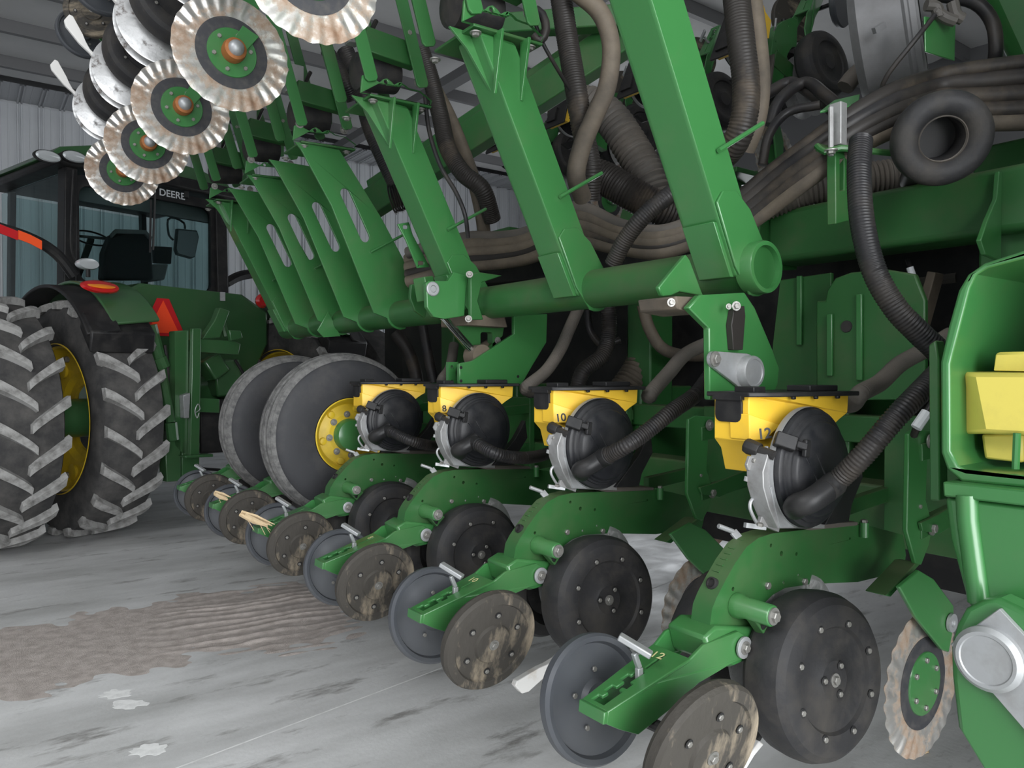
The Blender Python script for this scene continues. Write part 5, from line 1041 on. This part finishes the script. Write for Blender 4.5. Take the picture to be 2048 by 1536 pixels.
for i in range(4):
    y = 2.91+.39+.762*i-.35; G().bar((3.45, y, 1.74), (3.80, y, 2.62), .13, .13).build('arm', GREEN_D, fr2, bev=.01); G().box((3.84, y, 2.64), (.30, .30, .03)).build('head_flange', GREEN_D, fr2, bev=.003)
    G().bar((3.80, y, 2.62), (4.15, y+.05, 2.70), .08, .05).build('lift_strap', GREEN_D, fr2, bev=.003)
G().box((3.28, 2.0, 1.70), (.4, .1, .1)).build('tube_saddle', GREEN_D, fr2, bev=.004)
# the other wing: raised units with yellow hoppers, seen past the nearest arm
ow = build_unit('row_unit', 'x', False); hopper_meter(ow, None)
FL = ['upright far-wing row unit with yellow hopper, right of the nearest arm', 'upright row unit of the far wing half hidden behind the thick ribbed hose', 'upright row unit of the far wing just left of the nearest arm', 'upright row unit of the far wing seen past the second arm']
gl = Vector((1.678, YC+.195, .709))-Vector((2.15, 1.0, .58))
R_ = Matrix.Rotation(PI, 4, 'Z') @ Matrix.Rotation(math.radians(75), 4, 'Y')
for i in range(4):
    o = ow if i == 0 else dup(ow); o['label'] = FL[i]; o['group'] = 'upright row units of the far wing'
    tgt = Vector((4.20, 2.52+.762*i, 3.30)); o.rotation_euler = R_.to_euler(); o.location = tgt-(R_ @ gl)
lw = build_unit('row_unit', 'lowered row unit of the far wing, dark behind the near row', True)
R2 = Matrix.Rotation(PI, 4, 'Z')
for i in range(5):
    o = lw if i == 0 else dup(lw); o['label'] = ['nearest', 'second nearest', 'middle', 'second farthest', 'farthest'][i]+' lowered row unit of the far wing, in shade behind the frame'; o['group'] = 'lowered row units of the far wing'
    o.rotation_euler = R2.to_euler(); o.location = (4.115, 1.25+.762*i, .42)
# dry stalks caught on the closing arms, a coil of wire, cab-side odds and ends
def stalk(nm, lab, pts, r, n=3):
    global L0
    P = [aD(*p) for p in pts]; L0 = P[0].copy(); g = G(); rnd = random.Random(len(lab))
    ax = (P[-1]-P[0]).normalized(); sx = ax.orthogonal().normalized(); sy = ax.cross(sx)
    for k in range(n):                                          # a bundle of split slivers
        a = 2*PI*k/max(1, n)+rnd.random(); o_ = (sx*math.cos(a)+sy*math.sin(a))*r*.75; q_ = r*rnd.uniform(.28, .5)
        e0, e1 = rnd.uniform(-.05, .2), rnd.uniform(.75, 1.05); L_ = P[-1]-P[0]
        g.tube([P[0]+L_*e0+o_*.5, P[0]+L_*.45+o_, P[0]+L_*e1+o_*.8], q_, 5, lambda i, q_=q_: q_*(1, 1, .35)[i])
    if n < 2: g.tube(spline(P, .02), r, 6)
    for k in range(4 if n > 1 else 0):
        a = P[0].lerp(P[-1], rnd.random()*.8); g.tube([a, a+ax*rnd.uniform(.02, .07)+Vector((rnd.uniform(-.02, .02), rnd.uniform(-.02, .02), rnd.uniform(-.06, -.005)))], .0013, 5)
    tag(g.build(nm, STRAW), lab, 'stalk')
stalk('dry_stalk', 'pale dry stalk stuck on the closing arm of the fourth unit', [(482, 1026, 3.35), (505, 1037, 3.35), (545, 1053, 3.35)], .019, 8)
stalk('dry_stalk', 'short dry stalk stuck on the closing arm of the fifth unit', [(428, 985, 3.95), (440, 994, 3.95), (463, 1000, 3.95)], .018, 6)
stalk('dry_stalk', 'thin straw curled across the hub of the second whole coulter', [(357, 199, 3.75), (372, 203, 3.7), (380, 190, 3.7), (394, 185, 3.7)], .005, 0)
c = aD(800, 395, 4.1); L0 = c; g = G()
for k in range(9): g.lathe([(.075-.004*(k % 3), -.05+.012*k), (.085-.004*(k % 3), -.045+.012*k), (.075-.004*(k % 3), -.04+.012*k)], c, (.75, -.6, .25), 22, cap=False)
tag(g.build('cable_coil', HOSE_B), 'coil of black cable hung on the third arm', 'coil')
L0 = aD(1000, 520, 4.2)
beam('dark_backing_bar', 'long black bar added to darken the gap behind the bundled tan hoses', aD(800, 560, 4.6), aD(1350, 500, 3.4), .22, .18, BLACK)  # black bar added to darken the interior behind the hoses

# clutter in the dark under the pivot tube
for lb, P_, r_, mt, rb in (('dark ribbed hose hanging in the gap between hoppers 8 and 10', [(1215, 600, 3.6), (1218, 660, 3.6), (1205, 710, 3.55), (1165, 745, 3.5), (1150, 800, 3.5)], .038, HOSE_B, .011),
    ('slim black hose beside the hanging dark ribbed one', [(1175, 620, 3.8), (1180, 660, 3.8), (1205, 690, 3.75), (1240, 680, 3.75)], .018, HOSE_B, 0),
    ('brown hose crossing in the gap left of the hanger plates', [(1285, 610, 3.5), (1300, 660, 3.5), (1330, 700, 3.5), (1390, 712, 3.6), (1440, 705, 3.7)], .028, HOSE_T, 0),
    ('black hose hanging above the ribbed wheels, left of the flange plate', [(845, 650, 4.4), (852, 690, 4.4), (860, 730, 4.4), (868, 765, 4.4)], .03, HOSE_B, 0),
    ('dark hose drooping beside the flange plate', [(790, 665, 4.6), (815, 700, 4.6), (830, 740, 4.6), (835, 770, 4.6)], .04, HOSE_D, 0)):
    hose('small_hose', lb, P_, r_, mt, rb)
L0 = Vector((3.3, 5.65, 1.3))
o = G().prX([(5.60, .62), (6.6, .62), (6.6, 1.98), (5.60, 1.98)], 3.30, 3.33).build('dark_backing_panel', BLACK, None, bev=.004); tag(o, 'black panel added to darken the gap behind the ribbed wheels', 'panel')  # black panel added to cover the bright wall in this gap
